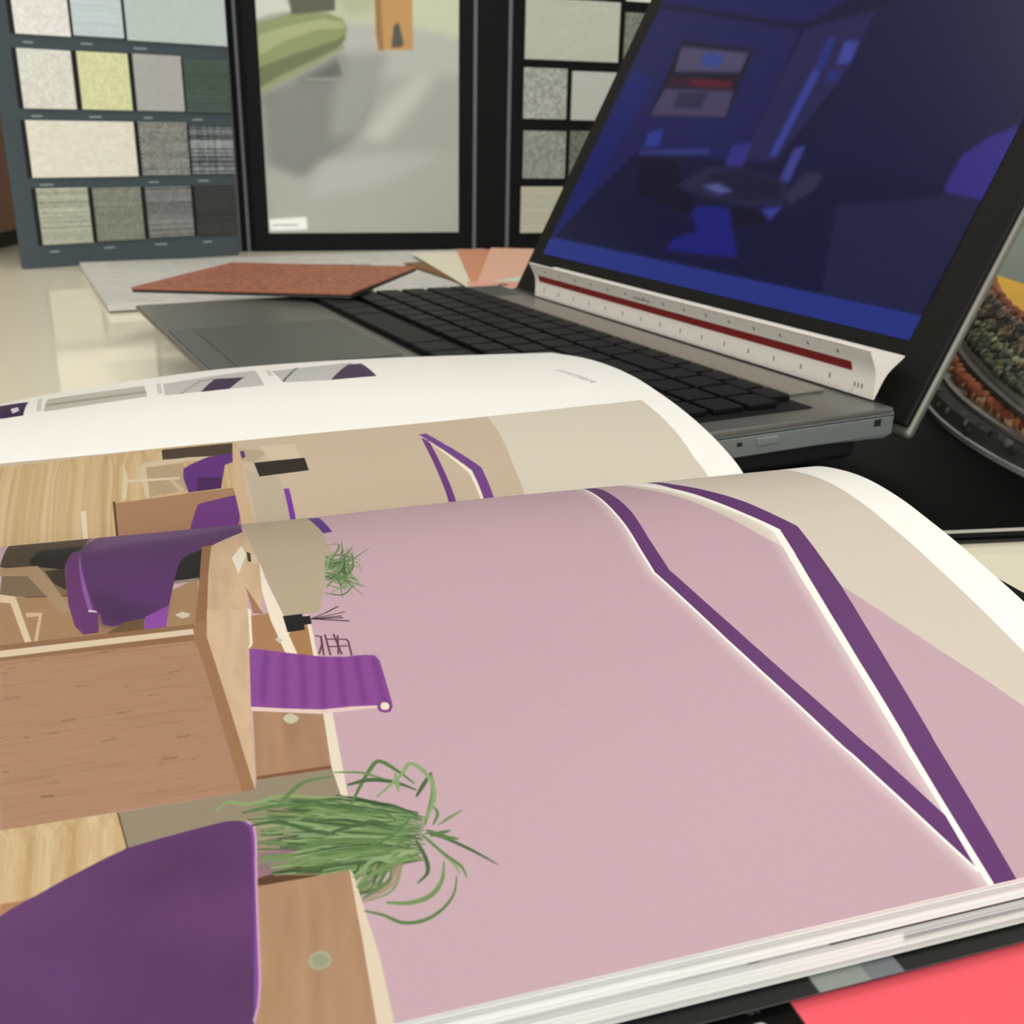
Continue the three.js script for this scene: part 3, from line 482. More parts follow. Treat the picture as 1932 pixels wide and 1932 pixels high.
// ---------------------------------------------------------------- laptop
const LAP = { x: -0.2381, y: 0.03504, z: -0.65635, turn: 27.8285 * Math.PI / 180, W: 0.3787, D: 0.2552, tilt: 27.7 * Math.PI / 180 };
{
  const t = thing('laptop', 'open silver laptop with black keyboard and dark blue picture on its screen', 'laptop', [LAP.x, 0.0062, LAP.z], LAP.turn);
  const dy = LAP.y - 0.0062, { W, D } = LAP;
  const silver = mat(0x696963, 0.3, { metalness: 0.3 }), sideM = mat(0x7f8583, 0.42, { metalness: 0.3 }), dark = mat(0x0b0c0c, 0.6, { specularIntensity: 0.4 }), keyM = mat(0x0c0d0d, 0.5, { specularIntensity: 0.4 }), bez = mat(0x161614, 0.6, { specularIntensity: 0.35 });
  const wedge = new THREE.Shape([[0.002, -0.003], [0.008, -0.0048], [D - 0.004, -0.0128], [D, -0.0115], [D, -0.003]].map((p) => new THREE.Vector2(...p)));
  mesh('base', new THREE.ExtrudeGeometry(wedge, { depth: W - 0.0016, bevelEnabled: true, bevelThickness: 0.0008, bevelSize: 0.0006, bevelSegments: 2 }).translate(0, dy, 0.0008), sideM, t);
  mesh('bottom_cover', box(0.06, D - 0.006, 0.003, dy - 0.006, 0.012, W - 0.012, 0.004), mat(0x151515, 0.6), t);
  mesh('palm_rest', box(0, D, dy - 0.0032, dy, 0, W, 0.0012), silver, t);
  for (const [x, z] of [[0.08, 0.03], [0.08, W - 0.03], [D - 0.03, 0.03], [D - 0.03, W - 0.03]]) mesh('foot', new THREE.CylinderGeometry(0.007, 0.007, 0.004, 18).translate(x, 0.002, z), dark, t);
  mesh('touchpad', box(0.016, 0.099, dy, dy + 0.0005, 0.093, 0.2, 0.0002), mat(0x595b56, 0.4, { metalness: 0.3 }), t);
  mesh('touchpad_button', box(0.003, 0.0145, dy, dy + 0.0005, 0.093, 0.2, 0.0002), mat(0x5f625d, 0.35, { metalness: 0.3 }), t);
  mesh('speaker_bar', box(0.2255, 0.2465, dy, dy + 0.0016, 0.055, 0.345, 0.0006), mat(0x8a857a, 0.32, { metalness: 0.3 }), t);
  // keyboard
  const kb = mesh('keyboard', box(0.1065, 0.2205, dy, dy + 0.0006, 0.01, 0.3655, 0.0003), dark, t);
  const U = 0.0183, keyGeo = {}, key = (x, z, w, d) => {
    const id = w.toFixed(4) + d.toFixed(4);
    keyGeo[id] ??= new RoundedBoxGeometry(d, 0.0026, w, 1, 0.0007);
    const k = mesh('key', keyGeo[id], keyM, kb); k.position.set(x, dy + 0.0019, z); return k;
  };
  const rows = [
    [0.2135, 0.0115, Array(19).fill(0.98)],
    [0.1985, 0.0155, [...Array(13).fill(1), 2, 1, 1, 1, 1]],
    [0.1800, 0.0155, [1.5, ...Array(12).fill(1), 1.5, 1, 1, 1, 1]],
    [0.1615, 0.0155, [1.75, ...Array(11).fill(1), 2.25, 1, 1, 1, 1]],
    [0.1430, 0.0155, [2.25, ...Array(10).fill(1), 1.75, 1, 1, 1, 1, 1]],
    [0.1180, 0.0195, [1.25, 1, 1, 1.25, 5, 1.25, 1, 1.25, 1, 1, 1, 2, 1]],
  ];
  for (const [x, d, ws] of rows) { let z = 0.0135; for (const w of ws) { key(x, z + (w * U) / 2, w * U - 0.0028, d); z += w * U; } }
  // near side: drive and ports
  const zs = W;
  const drive = mesh('drive_bezel', box(0.105, 0.2535, dy - 0.0118, dy - 0.0036, zs - 0.0006, zs + 0.0006, 0.0004), sideM, t);
  mesh('eject_button', box(0.1795, 0.1905, dy - 0.008, dy - 0.0048, zs + 0.0004, zs + 0.0013, 0.0004), mat(0x9aa09c, 0.35, { metalness: 0.6 }), drive);
  mesh('emergency_hole', box(0.1695, 0.1722, dy - 0.0072, dy - 0.0056, zs + 0.0002, zs + 0.0007), mat(0x050505, 0.8), drive);
  mesh('port', box(0.2435, 0.2475, dy - 0.0072, dy - 0.0042, zs + 0.0002, zs + 0.0007), mat(0x070707, 0.8), t);
  mesh('seam', box(0.1, D, dy - 0.0036, dy - 0.003, zs - 0.001, zs + 0.0001), mat(0x1b1c1b, 0.8), t);
  // hinge
  mesh('hinge', new THREE.CylinderGeometry(0.0062, 0.0062, W - 0.03, 24).rotateX(Math.PI / 2).translate(D + 0.0055, dy - 0.0065, W / 2), mat(0x0e0e0e, 0.45), t);
  // lid, turned about its foot
  const lid = new THREE.Group(); lid.name = 'lid'; t.add(lid); lid.position.set(0.26788, dy - 0.00247, 0); lid.rotation.z = -LAP.tilt;   // local y runs up the screen, x is its back
  mesh('back_shell', box(0.0032, 0.0086, -0.0125, 0.247, 0, W, 0.0026), mat(0x76766c, 0.45, { metalness: 0.4 }), lid);
  mesh('bezel', box(0, 0.0034, -0.008, 0.245, 0.0008, W - 0.0008, 0.0012), bez, lid);
  const su0 = 17, su1 = 358, sv0 = 29, sv1 = 224, sw = 1400, sh = Math.round(sw * (sv1 - sv0) / (su1 - su0));
  const pic = canvasTex(sw, sh, (x, w, h) => {
    const s = w / (su1 - su0); x.fillStyle = '#16173e'; x.fillRect(0, 0, w, h);
    x.filter = 'blur(5px)';
    for (const [, c, , ...pts] of PRINT_SCREEN) { poly(x, pts, s, s, su0, sv0, h); x.fillStyle = c; x.fill(); }
    x.filter = 'none'; x.fillStyle = '#2c3a90'; x.fillRect(0, h - 12 * s, w, 12 * s); grainCanvas(x, w, h, 6);
  });
  const dg = new THREE.PlaneGeometry((su1 - su0) / 1000, (sv1 - sv0) / 1000).rotateY(-Math.PI / 2).translate(-0.0003, (sv0 + sv1) / 2000, (su0 + su1) / 2000);
  mesh('screen_display', dg, mat(0x050506, 0.32, { specularIntensity: 0.24, emissive: 0xffffff, emissiveMap: pic, emissiveIntensity: 0.8 }), lid);
}

// ---------------------------------------------------------------- triangular scale ruler on the hinge
{
  const t = thing('scale_ruler', 'white triangular scale ruler with a red groove leaning on the laptop hinge', 'ruler', [LAP.x, LAP.y, LAP.z], LAP.turn);
  const P = [[0.2532, 0.0003], [0.2475, 0.0236], [0.2692, 0.0192]].map((p) => new THREE.Vector2(...p)), c = P[0].clone().add(P[1]).add(P[2]).multiplyScalar(1 / 3);
  const outline = [];
  for (let i = 0; i < 3; i++) {
    const a = P[i], b = P[(i + 1) % 3], m = a.clone().add(b).multiplyScalar(0.5), inn = c.clone().sub(m).multiplyScalar(0.36);
    const o = a.clone().sub(c).normalize(), s = b.clone().sub(a).normalize();
    outline.push(a.clone().addScaledVector(s, 0.0006));
    for (let k = 1; k < 12; k++) { const u = k / 12; outline.push(a.clone().lerp(b, u).addScaledVector(inn, Math.sin(Math.PI * u) ** 1.6)); }
    outline.push(b.clone().addScaledVector(s, -0.0006));
  }
  const sh = new THREE.Shape(outline), Z0r = 0.0578, LEN = 0.31;
  mesh('body', new THREE.ExtrudeGeometry(sh, { depth: LEN, bevelEnabled: false }).translate(0, 0, Z0r), mat(0xe8e2d8, 0.4), t);
  // front face frame: from bottom edge a to top edge b
  const a = P[0], b = P[1], at = (u, off) => { const m = a.clone().lerp(b, u), inn = c.clone().sub(a.clone().add(b).multiplyScalar(0.5)).multiplyScalar(0.36), nrm = inn.clone().normalize(); return m.addScaledVector(inn, Math.sin(Math.PI * u) ** 1.6).addScaledVector(nrm, -off); };
  const stripGeo = (u0, u1, z0, z1, off, n = 4) => {            // a thin band lying on the hollow front face
    const pos = [], idx = [];
    for (let k = 0; k <= n; k++) { const p = at(u0 + ((u1 - u0) * k) / n, off); pos.push(p.x, p.y, z0, p.x, p.y, z1); }
    for (let k = 0; k < n; k++) idx.push(2 * k, 2 * k + 1, 2 * k + 2, 2 * k + 1, 2 * k + 3, 2 * k + 2);
    const g = new THREE.BufferGeometry(); g.setAttribute('position', new THREE.Float32BufferAttribute(pos, 3)); g.setIndex(idx); g.computeVertexNormals(); return g;
  };
  mesh('red_groove', stripGeo(0.44, 0.62, Z0r + 0.006, Z0r + LEN - 0.014, 0.00025), mat(0x7d1013, 0.5), t);
  const tickM = mat(0x4a4644, 0.6), ticks = [];
  for (let i = 0; i <= 150; i++) { const z = Z0r + 0.008 + i * 0.00193, l = i % 10 ? (i % 5 ? 0.06 : 0.09) : 0.12; ticks.push(stripGeo(0.02, 0.02 + l, z, z + 0.00016, 0.0001, 2)); ticks.push(stripGeo(0.98 - l, 0.98, z, z + 0.00016, 0.0001, 2)); }
  mesh('tick_marks', mergeGeometries(ticks), tickM, t);
  const fig = [];
  for (let i = 0; i < 15; i++) { const z = Z0r + 0.012 + i * 0.0193; fig.push(stripGeo(0.19, 0.28, z, z + 0.0009, 0.0001, 2), stripGeo(0.74, 0.82, z + 0.006, z + 0.0072, 0.0001, 2)); }
  for (let i = 0; i < 8; i++) fig.push(stripGeo(0.7, 0.77, Z0r + 0.123 + i * 0.0022, Z0r + 0.1242 + i * 0.0022, 0.0001, 2));
  for (let i = 0; i < 3; i++) fig.push(stripGeo(0.17, 0.25, Z0r + LEN - 0.012 + i * 0.0022, Z0r + LEN - 0.0112 + i * 0.0022, 0.0001, 2));
  mesh('figures', mergeGeometries(fig), mat(0x6b6763, 0.6), t);
}

// ---------------------------------------------------------------- carpet sample fan at the right
{
  const t = thing('carpet_samples', 'stack of round edged carpet samples lying behind the laptop lid', 'carpet samples', [0.36, 0.0062, -0.52]);
  const O = t.position;
  const arc = (cx, cz, R, za, zb, n = 40) => { const o = []; for (let k = 0; k <= n; k++) { const z = za + ((zb - za) * k) / n; o.push([cx - Math.sqrt(Math.max(0, R * R - (z - cz) ** 2)), z]); } return o; };
  const slab = (edge, xr, y0, y1, inset) => {                   // edge: the curved near-left border, from far to near; the top may step back by inset
    const bot = [...edge, [xr, edge[edge.length - 1][1]], [xr, edge[0][1]]], n = bot.length, pos = [], idx = [];
    for (const [y, k] of [[y0, 0], [y1, inset]]) for (const [x, z] of bot) pos.push((x < xr ? x + k : x) - O.x, y - O.y, z - O.z);
    for (let i = 0; i < n; i++) { const j = (i + 1) % n; idx.push(i, j, n + i, j, n + j, n + i); }
    const sh = THREE.ShapeUtils.triangulateShape(bot.map(([x, z]) => new THREE.Vector2(x, z)), []);
    for (const [a, b, c] of sh) { idx.push(n + a, n + c, n + b, a, b, c); }
    const g = new THREE.BufferGeometry(); g.setAttribute('position', new THREE.Float32BufferAttribute(pos, 3)); g.setIndex(idx); const u = g.toNonIndexed(); u.computeVertexNormals(); return u;
  };
  const tuftBase = new THREE.IcosahedronGeometry(1, 1);
  const tufts = (list) => mergeGeometries(list.map(([x, y, z, r, col]) => {
    const g = tuftBase.clone().scale(r * (0.8 + rnd() * 0.5), r * (0.8 + rnd() * 0.4), r * (0.8 + rnd() * 0.5)).translate(x - O.x, y - O.y, z - O.z), n = g.attributes.position.count, c = new THREE.Color(col).multiplyScalar(0.7 + rnd() * 0.6), a = new Float32Array(n * 3);
    for (let i = 0; i < n; i++) a.set([c.r, c.g, c.b], i * 3); g.setAttribute('color', new THREE.BufferAttribute(a, 3)); return g;
  }));
  const pileM = mat(0xffffff, 0.95, { vertexColors: true });
  const e1 = arc(0.5295, -0.4957, 0.312, -0.7, -0.34), e2 = arc(0.6256, -0.488, 0.3948, -0.72, -0.35), e3 = arc(1.2173, -0.3596, 0.9895, -0.78, -0.35), XR = 0.52;
  mesh('sample', slab(e1, XR, 0.0062, 0.0085, 0), mat(0x8a8a84, 0.7), t);
  mesh('sample', slab(e1.map(([x, z]) => [x + 0.002, z]), XR, 0.0085, 0.0145, 0.003), mat(0x2c2c2a, 0.95), t);
  mesh('sample', slab(e2, XR, 0.0147, 0.0166, 0), mat(0x7c776c, 0.7), t);
  mesh('sample', slab(e2.map(([x, z]) => [x + 0.006, z]), XR, 0.0166, 0.0235, 0.004), mat(0x2a211c, 0.95), t);
  mesh('sample', slab(e3, XR, 0.0237, 0.0262, 0), mat(0x55534c, 0.7), t);
  mesh('sample', slab(e3.map(([x, z]) => [x + 0.005, z]), XR, 0.0262, 0.03, 0.002), mat(0x8f8d84, 0.75), t);
  mesh('sample', slab(e3.map(([x, z]) => [x + 0.012, z]), XR, 0.03, 0.05, 0.014), mat(0x2b2c27, 0.95), t);
  mesh('cover_board', slab(e3.map(([x, z]) => [x + 0.026, z]), XR, 0.0502, 0.0522, 0), mat(0x6d766c, 0.6), t);
  mesh('yellow_band', slab(e3.map(([x, z]) => [Math.min(0.336, x + 0.0265), z]), 0.338, 0.0522, 0.0526, 0), mat(0xd9a522, 0.55), t).userData.label = 'yellow band on the top board';
  const loops = [], grey = [];
  for (let i = 0; i < 60; i++) { const [x, z] = e2[Math.min(40, (i / 60 * 41) | 0)], zz = z + (i % 2) * 0.004; loops.push([x + 0.008, 0.0195, zz, 0.0042, i % 2 ? 0x9a5a3a : 0x7e4429], [x + 0.006, 0.0178, zz + 0.003, 0.0028, 0xb08a68]); }
  for (let i = 0; i < 90; i++) { const [x, z] = e1[(rnd() * 41) | 0]; grey.push([x + 0.004 + rnd() * 0.004, 0.0092 + rnd() * 0.005, z + rnd() * 0.008, 0.0026, rnd() < 0.5 ? 0x56554f : 0x23221f]); }
  const p1 = mesh('pile', tufts(loops), pileM, t); p1.userData.kind = 'stuff';
  const p2 = mesh('pile', tufts(grey), pileM, t); p2.userData.kind = 'stuff';
  const big = [];
  for (let r = 0; r < 13; r++) for (let i = 0; i < 95; i++) {
    const z = -0.78 + (i + 0.5 * (r % 2)) * 0.0045 + (rnd() - 0.5) * 0.002, f = r / 12, x = 1.2173 - Math.sqrt(Math.max(0, 0.9895 ** 2 - (z + 0.3596) ** 2)) + 0.008 + f * 0.018, y = 0.031 + f * 0.0205;
    const col = r > 11 ? [0x7a4632, 0x8c5540] : r > 10 ? [0xa88672, 0x8f7361] : r > 5 ? (Math.floor(i / 4) % 2 ? [0x6f6250, 0x857560] : [0x3a3f36, 0x4d5347]) : r === 4 ? [0x9a9478, 0x857f66] : [0x4c5547, 0x77704f, 0x2e322c, 0x606a58];
    big.push([x, y + (rnd() - 0.5) * 0.002, z, 0.0029, col[(rnd() * col.length) | 0]]);
  }
  const p3 = mesh('pile', tufts(big), pileM, t); p3.userData.kind = 'stuff';
}

// ---------------------------------------------------------------- open catalogue
const YAW = 18 * Math.PI / 180, DX = Math.cos(YAW), DZ = -Math.sin(YAW), QX = -Math.sin(YAW), QZ = -Math.cos(YAW);   // along the spine, away from the reader
const at = (D, Q, h) => V((DX * D + QX * Q) / 1000, h / 1000, (DZ * D + QZ * Q) / 1000);
const nearF = herm([105.5, 140, 162, 177, 186, 196, 206.5, 220, 231.5, 244, 254, 262, 272], [35, 46, 52, 55.4, 57.3, 59, 60.5, 61.1, 60, 57.2, 52.5, 47, 36]);
const backF = herm([272, 283.5, 295, 310, 327, 345, 369, 396, 426, 467], [36, 43, 46.6, 49.6, 51.8, 53.2, 54.1, 53.1, 50.1, 44]);
const nearSag = herm([-90, -30, 20, 70, 120, 170], [2.6, 2.4, 2.1, 1.0, 0.6, 0]), backSag = herm([-90, -73, -54, -13, 17, 60, 100, 170], [13.5, 11, 7.8, 3.1, 0.5, -0.9, -1, 0]);
const nearH = (Q, D) => nearF(Q) - nearSag(D) * clamp01((Q - 105.5) / 75), backH = (Q, D) => backF(Q) - backSag(D) * smooth(320, 467, Q);
function arcTable(f, a, b) { const t = [[a, 0]]; let s = 0; for (let q = a; q < b - 0.01; q += 0.5) { s += Math.hypot(0.5, f(q + 0.5) - f(q)); t.push([q + 0.5, s]); } return t; }
const nearS = arcTable(nearF, 105.5, 272), backS = arcTable(backF, 272, 467), sOf = (tab, q) => { const i = Math.max(0, Math.min(tab.length - 1, Math.round((q - tab[0][0]) * 2))); return tab[i][1]; };
const PAGE_D0 = -90, PAGE_D1 = 170, PAGE_W = 260;

// a thin sheet with real thickness: top face in group 0, the rest in group 1
function sheet(hf, q0, q1, d0, d1, nq, nd, thick, lower, uvf, O) {
  const top = [], bot = [], uv = [];
  for (let i = 0; i <= nq; i++) for (let j = 0; j <= nd; j++) {
    const Q = q0 + ((q1 - q0) * i) / nq, D = d0 + ((d1 - d0) * j) / nd, h = hf(Q, D) - lower, a = at(D, Q, h), b = at(D, Q, h - thick);
    top.push(a.x - O.x, a.y - O.y, a.z - O.z); bot.push(b.x - O.x, b.y - O.y, b.z - O.z); uv.push(...uvf(Q, D));
  }
  const N = (nq + 1) * (nd + 1), id = (i, j) => i * (nd + 1) + j, t = [], r = [];
  for (let i = 0; i < nq; i++) for (let j = 0; j < nd; j++) {
    const a = id(i, j), b = id(i, j + 1), c = id(i + 1, j + 1), e = id(i + 1, j); t.push(a, b, c, a, c, e); r.push(N + a, N + c, N + b, N + a, N + e, N + c);
  }
  const pos = [...top, ...bot], uvs = [...uv, ...uv], side = (a, b) => { const k = pos.length / 3; for (const [m, o] of [[a, 0], [b, 0], [b, 1], [a, 1]]) { const s = o ? bot : top; pos.push(s[3 * m], s[3 * m + 1], s[3 * m + 2]); uvs.push(uv[2 * m], uv[2 * m + 1]); } r.push(k, k + 2, k + 1, k, k + 3, k + 2); };
  for (let j = 0; j < nd; j++) { side(id(0, j), id(0, j + 1)); side(id(nq, j + 1), id(nq, j)); }
  for (let i = 0; i < nq; i++) { side(id(i + 1, 0), id(i, 0)); side(id(i, nd), id(i + 1, nd)); }
  const g = new THREE.BufferGeometry(); g.setAttribute('position', new THREE.Float32BufferAttribute(pos, 3)); g.setAttribute('uv', new THREE.Float32BufferAttribute(uvs, 2));
  g.setIndex([...t, ...r]); g.addGroup(0, t.length, 0); g.addGroup(t.length, r.length, 1); g.computeVertexNormals(); return g;
}
const PAPER = '#f1efe8', K = 0.86, nearLen = nearS[nearS.length - 1][1], backLen = backS[backS.length - 1][1];
function drawBlade(x, pts, w, col, s, H, wob = 0) {          // a printed grass blade: a tapering stroke along a curve
  const n = pts.length / 2, P = []; for (let i = 0; i < n; i++) P.push(V(pts[2 * i], pts[2 * i + 1], 0));
  const c = new THREE.CatmullRomCurve3(P).getPoints(22), L = [], R = [];
  c.forEach((p, i) => { const q = c[Math.min(i + 1, 22)].clone().sub(c[Math.max(i - 1, 0)]).normalize(), u = i / 22, ww = w * 0.5 * (0.25 + 0.75 * Math.sin(Math.PI * Math.min(1, 0.12 + u * 0.86))); L.push([p.x - q.y * ww, p.y + q.x * ww]); R.push([p.x + q.y * ww, p.y - q.x * ww]); });
  poly(x, [...L, ...R.reverse()].flat(), s, s, 0, 0, H); x.fillStyle = col; x.fill();
}
function floorGrain(x, pts, s, H, base) {                     // printed light timber floor
  x.save(); poly(x, pts, s, s, 0, 0, H); x.clip(); x.fillStyle = base; x.fillRect(0, 0, 2048, 2048);
  const xs = pts.filter((_, i) => i % 2 === 0), ys = pts.filter((_, i) => i % 2), x0 = Math.min(...xs), x1 = Math.max(...xs), y0 = Math.min(...ys), y1 = Math.max(...ys);
  for (let i = 0; i < 120; i++) { x.globalAlpha = 0.1 + rnd() * 0.2; x.strokeStyle = rnd() < 0.5 ? ink('#b08f60', K) : ink('#dcc49c', K); x.lineWidth = (0.4 + rnd() * 1.2) * s; const X = x0 + rnd() * (x1 - x0), d = (rnd() - 0.5) * 6; x.beginPath(); x.moveTo(X * s, H - y0 * s); x.bezierCurveTo((X + d) * s, H - (y0 * 0.6 + y1 * 0.4) * s, (X - d) * s, H - (y0 * 0.3 + y1 * 0.7) * s, (X + d) * s, H - y1 * s); x.stroke(); }
  x.restore(); x.globalAlpha = 1;
}
const texN = canvasTex(2048, Math.round(2048 * nearLen / PAGE_W), (x, w, h) => {
  const s = w / PAGE_W, H = h, C = (c) => ink(c, K), f = (c, pts) => { poly(x, pts, s, s, 0, 0, H); x.closePath(); x.fillStyle = C(c); x.fill(); };
  x.fillStyle = C('#c6a8b1'); x.fillRect(0, 0, w, h);                                         // the mauve wall of the printed room
  const find = (k) => PRINT_NEAR.find((p) => p[0] === k).slice(3);
  f('#d9cebf', [...find('ceil'), 262, 0, 262, 180, 196, 180, 198, 146]);
  const front = ['#5f3b68', '#7d4a94', '#c8a0bd', '#ae8a6b', '#dfceb5', '#a7a98d', '#98997c'];           // printed chair and desk that stand before the plant
  const draw = (list) => { for (const [k, c, wd, ...pts] of list) {
    if (k === 'f') f(c, pts);
    else if (k === 'g' || k === 'r') { poly(x, pts, s, s, 0, 0, H); x.strokeStyle = C(c); x.lineWidth = wd * s; x.globalAlpha = k === 'g' ? 0.5 : 0.8; x.filter = k === 'g' ? 'blur(8px)' : 'blur(3px)'; x.stroke(); x.filter = 'none'; x.globalAlpha = 1; }
    else if (k === 's') { x.filter = 'blur(12px)'; f(c, pts); x.filter = 'none'; }
    else if (k === 'm' || k === 'w') {                                                          // printed cloth and printed wood
      f(c, pts); x.save(); poly(x, pts, s, s, 0, 0, H); x.clip();
      const X = pts.filter((_, i) => i % 2 === 0), Y = pts.filter((_, i) => i % 2), x0 = Math.min(...X), x1 = Math.max(...X), y0 = Math.min(...Y), y1 = Math.max(...Y);
      x.filter = k === 'm' ? 'blur(16px)' : 'blur(3px)';
      for (let i = 0; i < 60; i++) {
        x.globalAlpha = 0.1 + rnd() * 0.14; x.fillStyle = rnd() < 0.5 ? ink(c, K * 0.72) : ink(c, K * 1.22);
        const cx = x0 + rnd() * (x1 - x0), cy = y0 + rnd() * (y1 - y0); x.beginPath();
        if (k === 'm') x.ellipse(cx * s, H - cy * s, (2 + rnd() * 5) * s, (2 + rnd() * 4) * s, 0, 0, 7); else x.ellipse(cx * s, H - cy * s, (0.3 + rnd() * 1.1) * s, (3 + rnd() * 9) * s, 0.06, 0, 7);
        x.fill();
      }
      x.filter = 'none'; x.restore(); x.globalAlpha = 1;
    } else if (k === 'l') {
      poly(x, pts, s, s, 0, 0, H); x.strokeStyle = C(c);
      x.lineWidth = wd * s; x.lineJoin = 'round'; x.stroke();
    } else if (k === 'floor') floorGrain(x, pts, s, H, C('#cdb085'));
    else if (k === 'grainpanel') {
      f(c, pts); x.save(); poly(x, pts, s, s, 0, 0, H); x.clip();
      const ys = pts.filter((_, i) => i % 2), y0 = Math.min(...ys), y1 = Math.max(...ys);
      for (let i = 0; i < 420; i++) { x.globalAlpha = 0.08 + rnd() * 0.2; x.strokeStyle = rnd() < 0.65 ? C('#8d6346') : C('#bd9272'); x.lineWidth = (0.12 + rnd() * 0.3) * s; const X = rnd() * 95, Y = y0 + rnd() * (y1 - y0), l = 3 + rnd() * 16, e = (rnd() - 0.5) * 1.6; x.beginPath(); x.moveTo(X * s, H - Y * s); x.quadraticCurveTo((X + l / 2) * s, H - (Y + e) * s, (X + l) * s, H - (Y + e * 0.4) * s); x.stroke(); }
      for (let i = 0; i < 90; i++) { x.globalAlpha = 0.25 + rnd() * 0.35; x.strokeStyle = C('#7a5238'); x.lineWidth = (0.15 + rnd() * 0.25) * s; const X = rnd() * 90, Y = y0 + rnd() * (y1 - y0), l = 0.5 + rnd() * 2.2; x.beginPath(); x.moveTo(X * s, H - Y * s); x.lineTo((X + l) * s, H - (Y + (rnd() - 0.5) * 0.6) * s); x.stroke(); }
      x.restore(); x.globalAlpha = 1;
    }
  } };
  draw(PRINT_NEAR.filter((p) => !front.includes(p[1])));
  const aff = (a) => (u, v) => [0, 1].map((k) => (a[k] * (1 - u) + a[k + 2] * u) * (1 - v) + (a[k + 4] * (1 - u) + a[k + 6] * u) * v);
  const big = aff(find('plantpts')), small = aff(find('plantsmall')), greens = ['#5b7a48', '#748f5a', '#4a653f', '#8aa470', '#64804f', '#3a5133', '#9bae80'];
  for (let i = 0; i < 560; i++) {                                                                  // the mass of the printed plant, dark blades under light ones
    const v = rnd(), u0 = 0.7 + rnd() * 0.3, v0 = 0.2 + v * 0.65, len = 0.25 + rnd() * (i < 150 ? 0.3 : 0.55), bow = (rnd() - 0.5) * 0.12, u1 = u0 - len, v1 = v + (rnd() - 0.5) * 0.14;
    x.globalAlpha = 0.75 + rnd() * 0.25; drawBlade(x, [...big(u1, v1 + 0.05 * rnd()), ...big(u1 + len * 0.35, v1 * 0.7 + v0 * 0.3 + bow), ...big(u1 + len * 0.7, v1 * 0.25 + v0 * 0.75 + bow), ...big(u0, v0)], 0.18 + rnd() * 0.42, C(i < 150 ? greens[5 - (i % 2) * 3] : greens[(rnd() * 7) | 0]), s, H);
  }
  for (let i = 0; i < 46; i++) { const a = 0.5 + (rnd() - 0.5) * 0.5; drawBlade(x, [...small(0, a), ...small(0.25 + rnd() * 0.2, a + (rnd() - 0.5) * 0.3), ...small(0.4 + rnd() * 0.55, a + (rnd() - 0.5) * 0.9)], 0.2 + rnd() * 0.35, C(greens[(rnd() * 6) | 0]), s, H); }
  for (let i = 0; i < 24; i++) { const u = 0.62 + rnd() * 0.25; drawBlade(x, [...big(u, 0.85), ...big(u - 0.06, 1.05 + rnd() * 0.15), ...big(u - 0.2 - rnd() * 0.12, 1.2 + rnd() * 0.2)], 0.2 + rnd() * 0.4, C(i % 3 ? greens[(rnd() * 6) | 0] : '#a08a70'), s, H); }
  x.globalAlpha = 1; draw(PRINT_NEAR.filter((p) => front.includes(p[1])));
  let bi = 0; for (const [k, , wd, ...pts] of PRINT_NEAR) if (k === 'b') drawBlade(x, pts, wd * (0.6 + rnd() * 0.5), C(greens[bi++ % 5]), s, H);
  x.fillStyle = PAPER; x.fillRect(248.6 * s, 0, 12 * s, h);                                        // white margin
  grainCanvas(x, w, h, 7);
});
const texB = canvasTex(1600, Math.round(1600 * backLen / PAGE_W), (x, w, h) => {
  const s = w / PAGE_W, H = h, C = (c) => ink(c, K), f = (c, pts) => { poly(x, pts, s, s, 0, 0, H); x.closePath(); x.fillStyle = C(c); x.fill(); };
  x.fillStyle = PAPER; x.fillRect(0, 0, w, h);
  const pic = PRINT_BACK.find((p) => p[0] === 'pic').slice(3), top = PRINT_BACK.find((p) => p[0] === 'pic')[8];
  x.save(); poly(x, [-5, -5, -5, pic[1], ...pic.slice(2, 8), ...pic.slice(8), 248.6, -5], s, s, 0, 0, H); x.closePath(); x.clip(); x.fillStyle = C('#cbb8a0'); x.fillRect(0, 0, w, h);
  let n = 0;
  for (const [k, c, , ...pts] of PRINT_BACK) { if (k === 'floor') floorGrain(x, pts, s, H, C('#cdb187')); else if (k === 'f' && pts[1] < pic[1] + 6) f(c, pts); }
  x.restore();
  for (const [k, c, , ...pts] of PRINT_BACK) if (k === 'f' && pts[1] >= pic[1] + 6) f(c, pts);
  const [tx0, ty0, tx1, ty1] = PRINT_BACK.find((p) => p[0] === 'text').slice(3);
  x.fillStyle = C('#b4b0a8'); for (let i = 0; i < 9; i++) { const u = i / 9, px = tx0 + (tx1 - tx0) * u, py = ty0 + (ty1 - ty0) * u, a = Math.atan2(ty1 - ty0, tx1 - tx0); x.save(); x.translate(px * s, H - py * s); x.rotate(-a); x.fillRect(0, 0, 1.5 * s, (i % 3 ? 2.6 : 3.4) * s); x.restore(); }
  grainCanvas(x, w, h, 5);
});
const paper = mat(0xe9e7df, 0.6), coat = { specularIntensity: 0.6 };
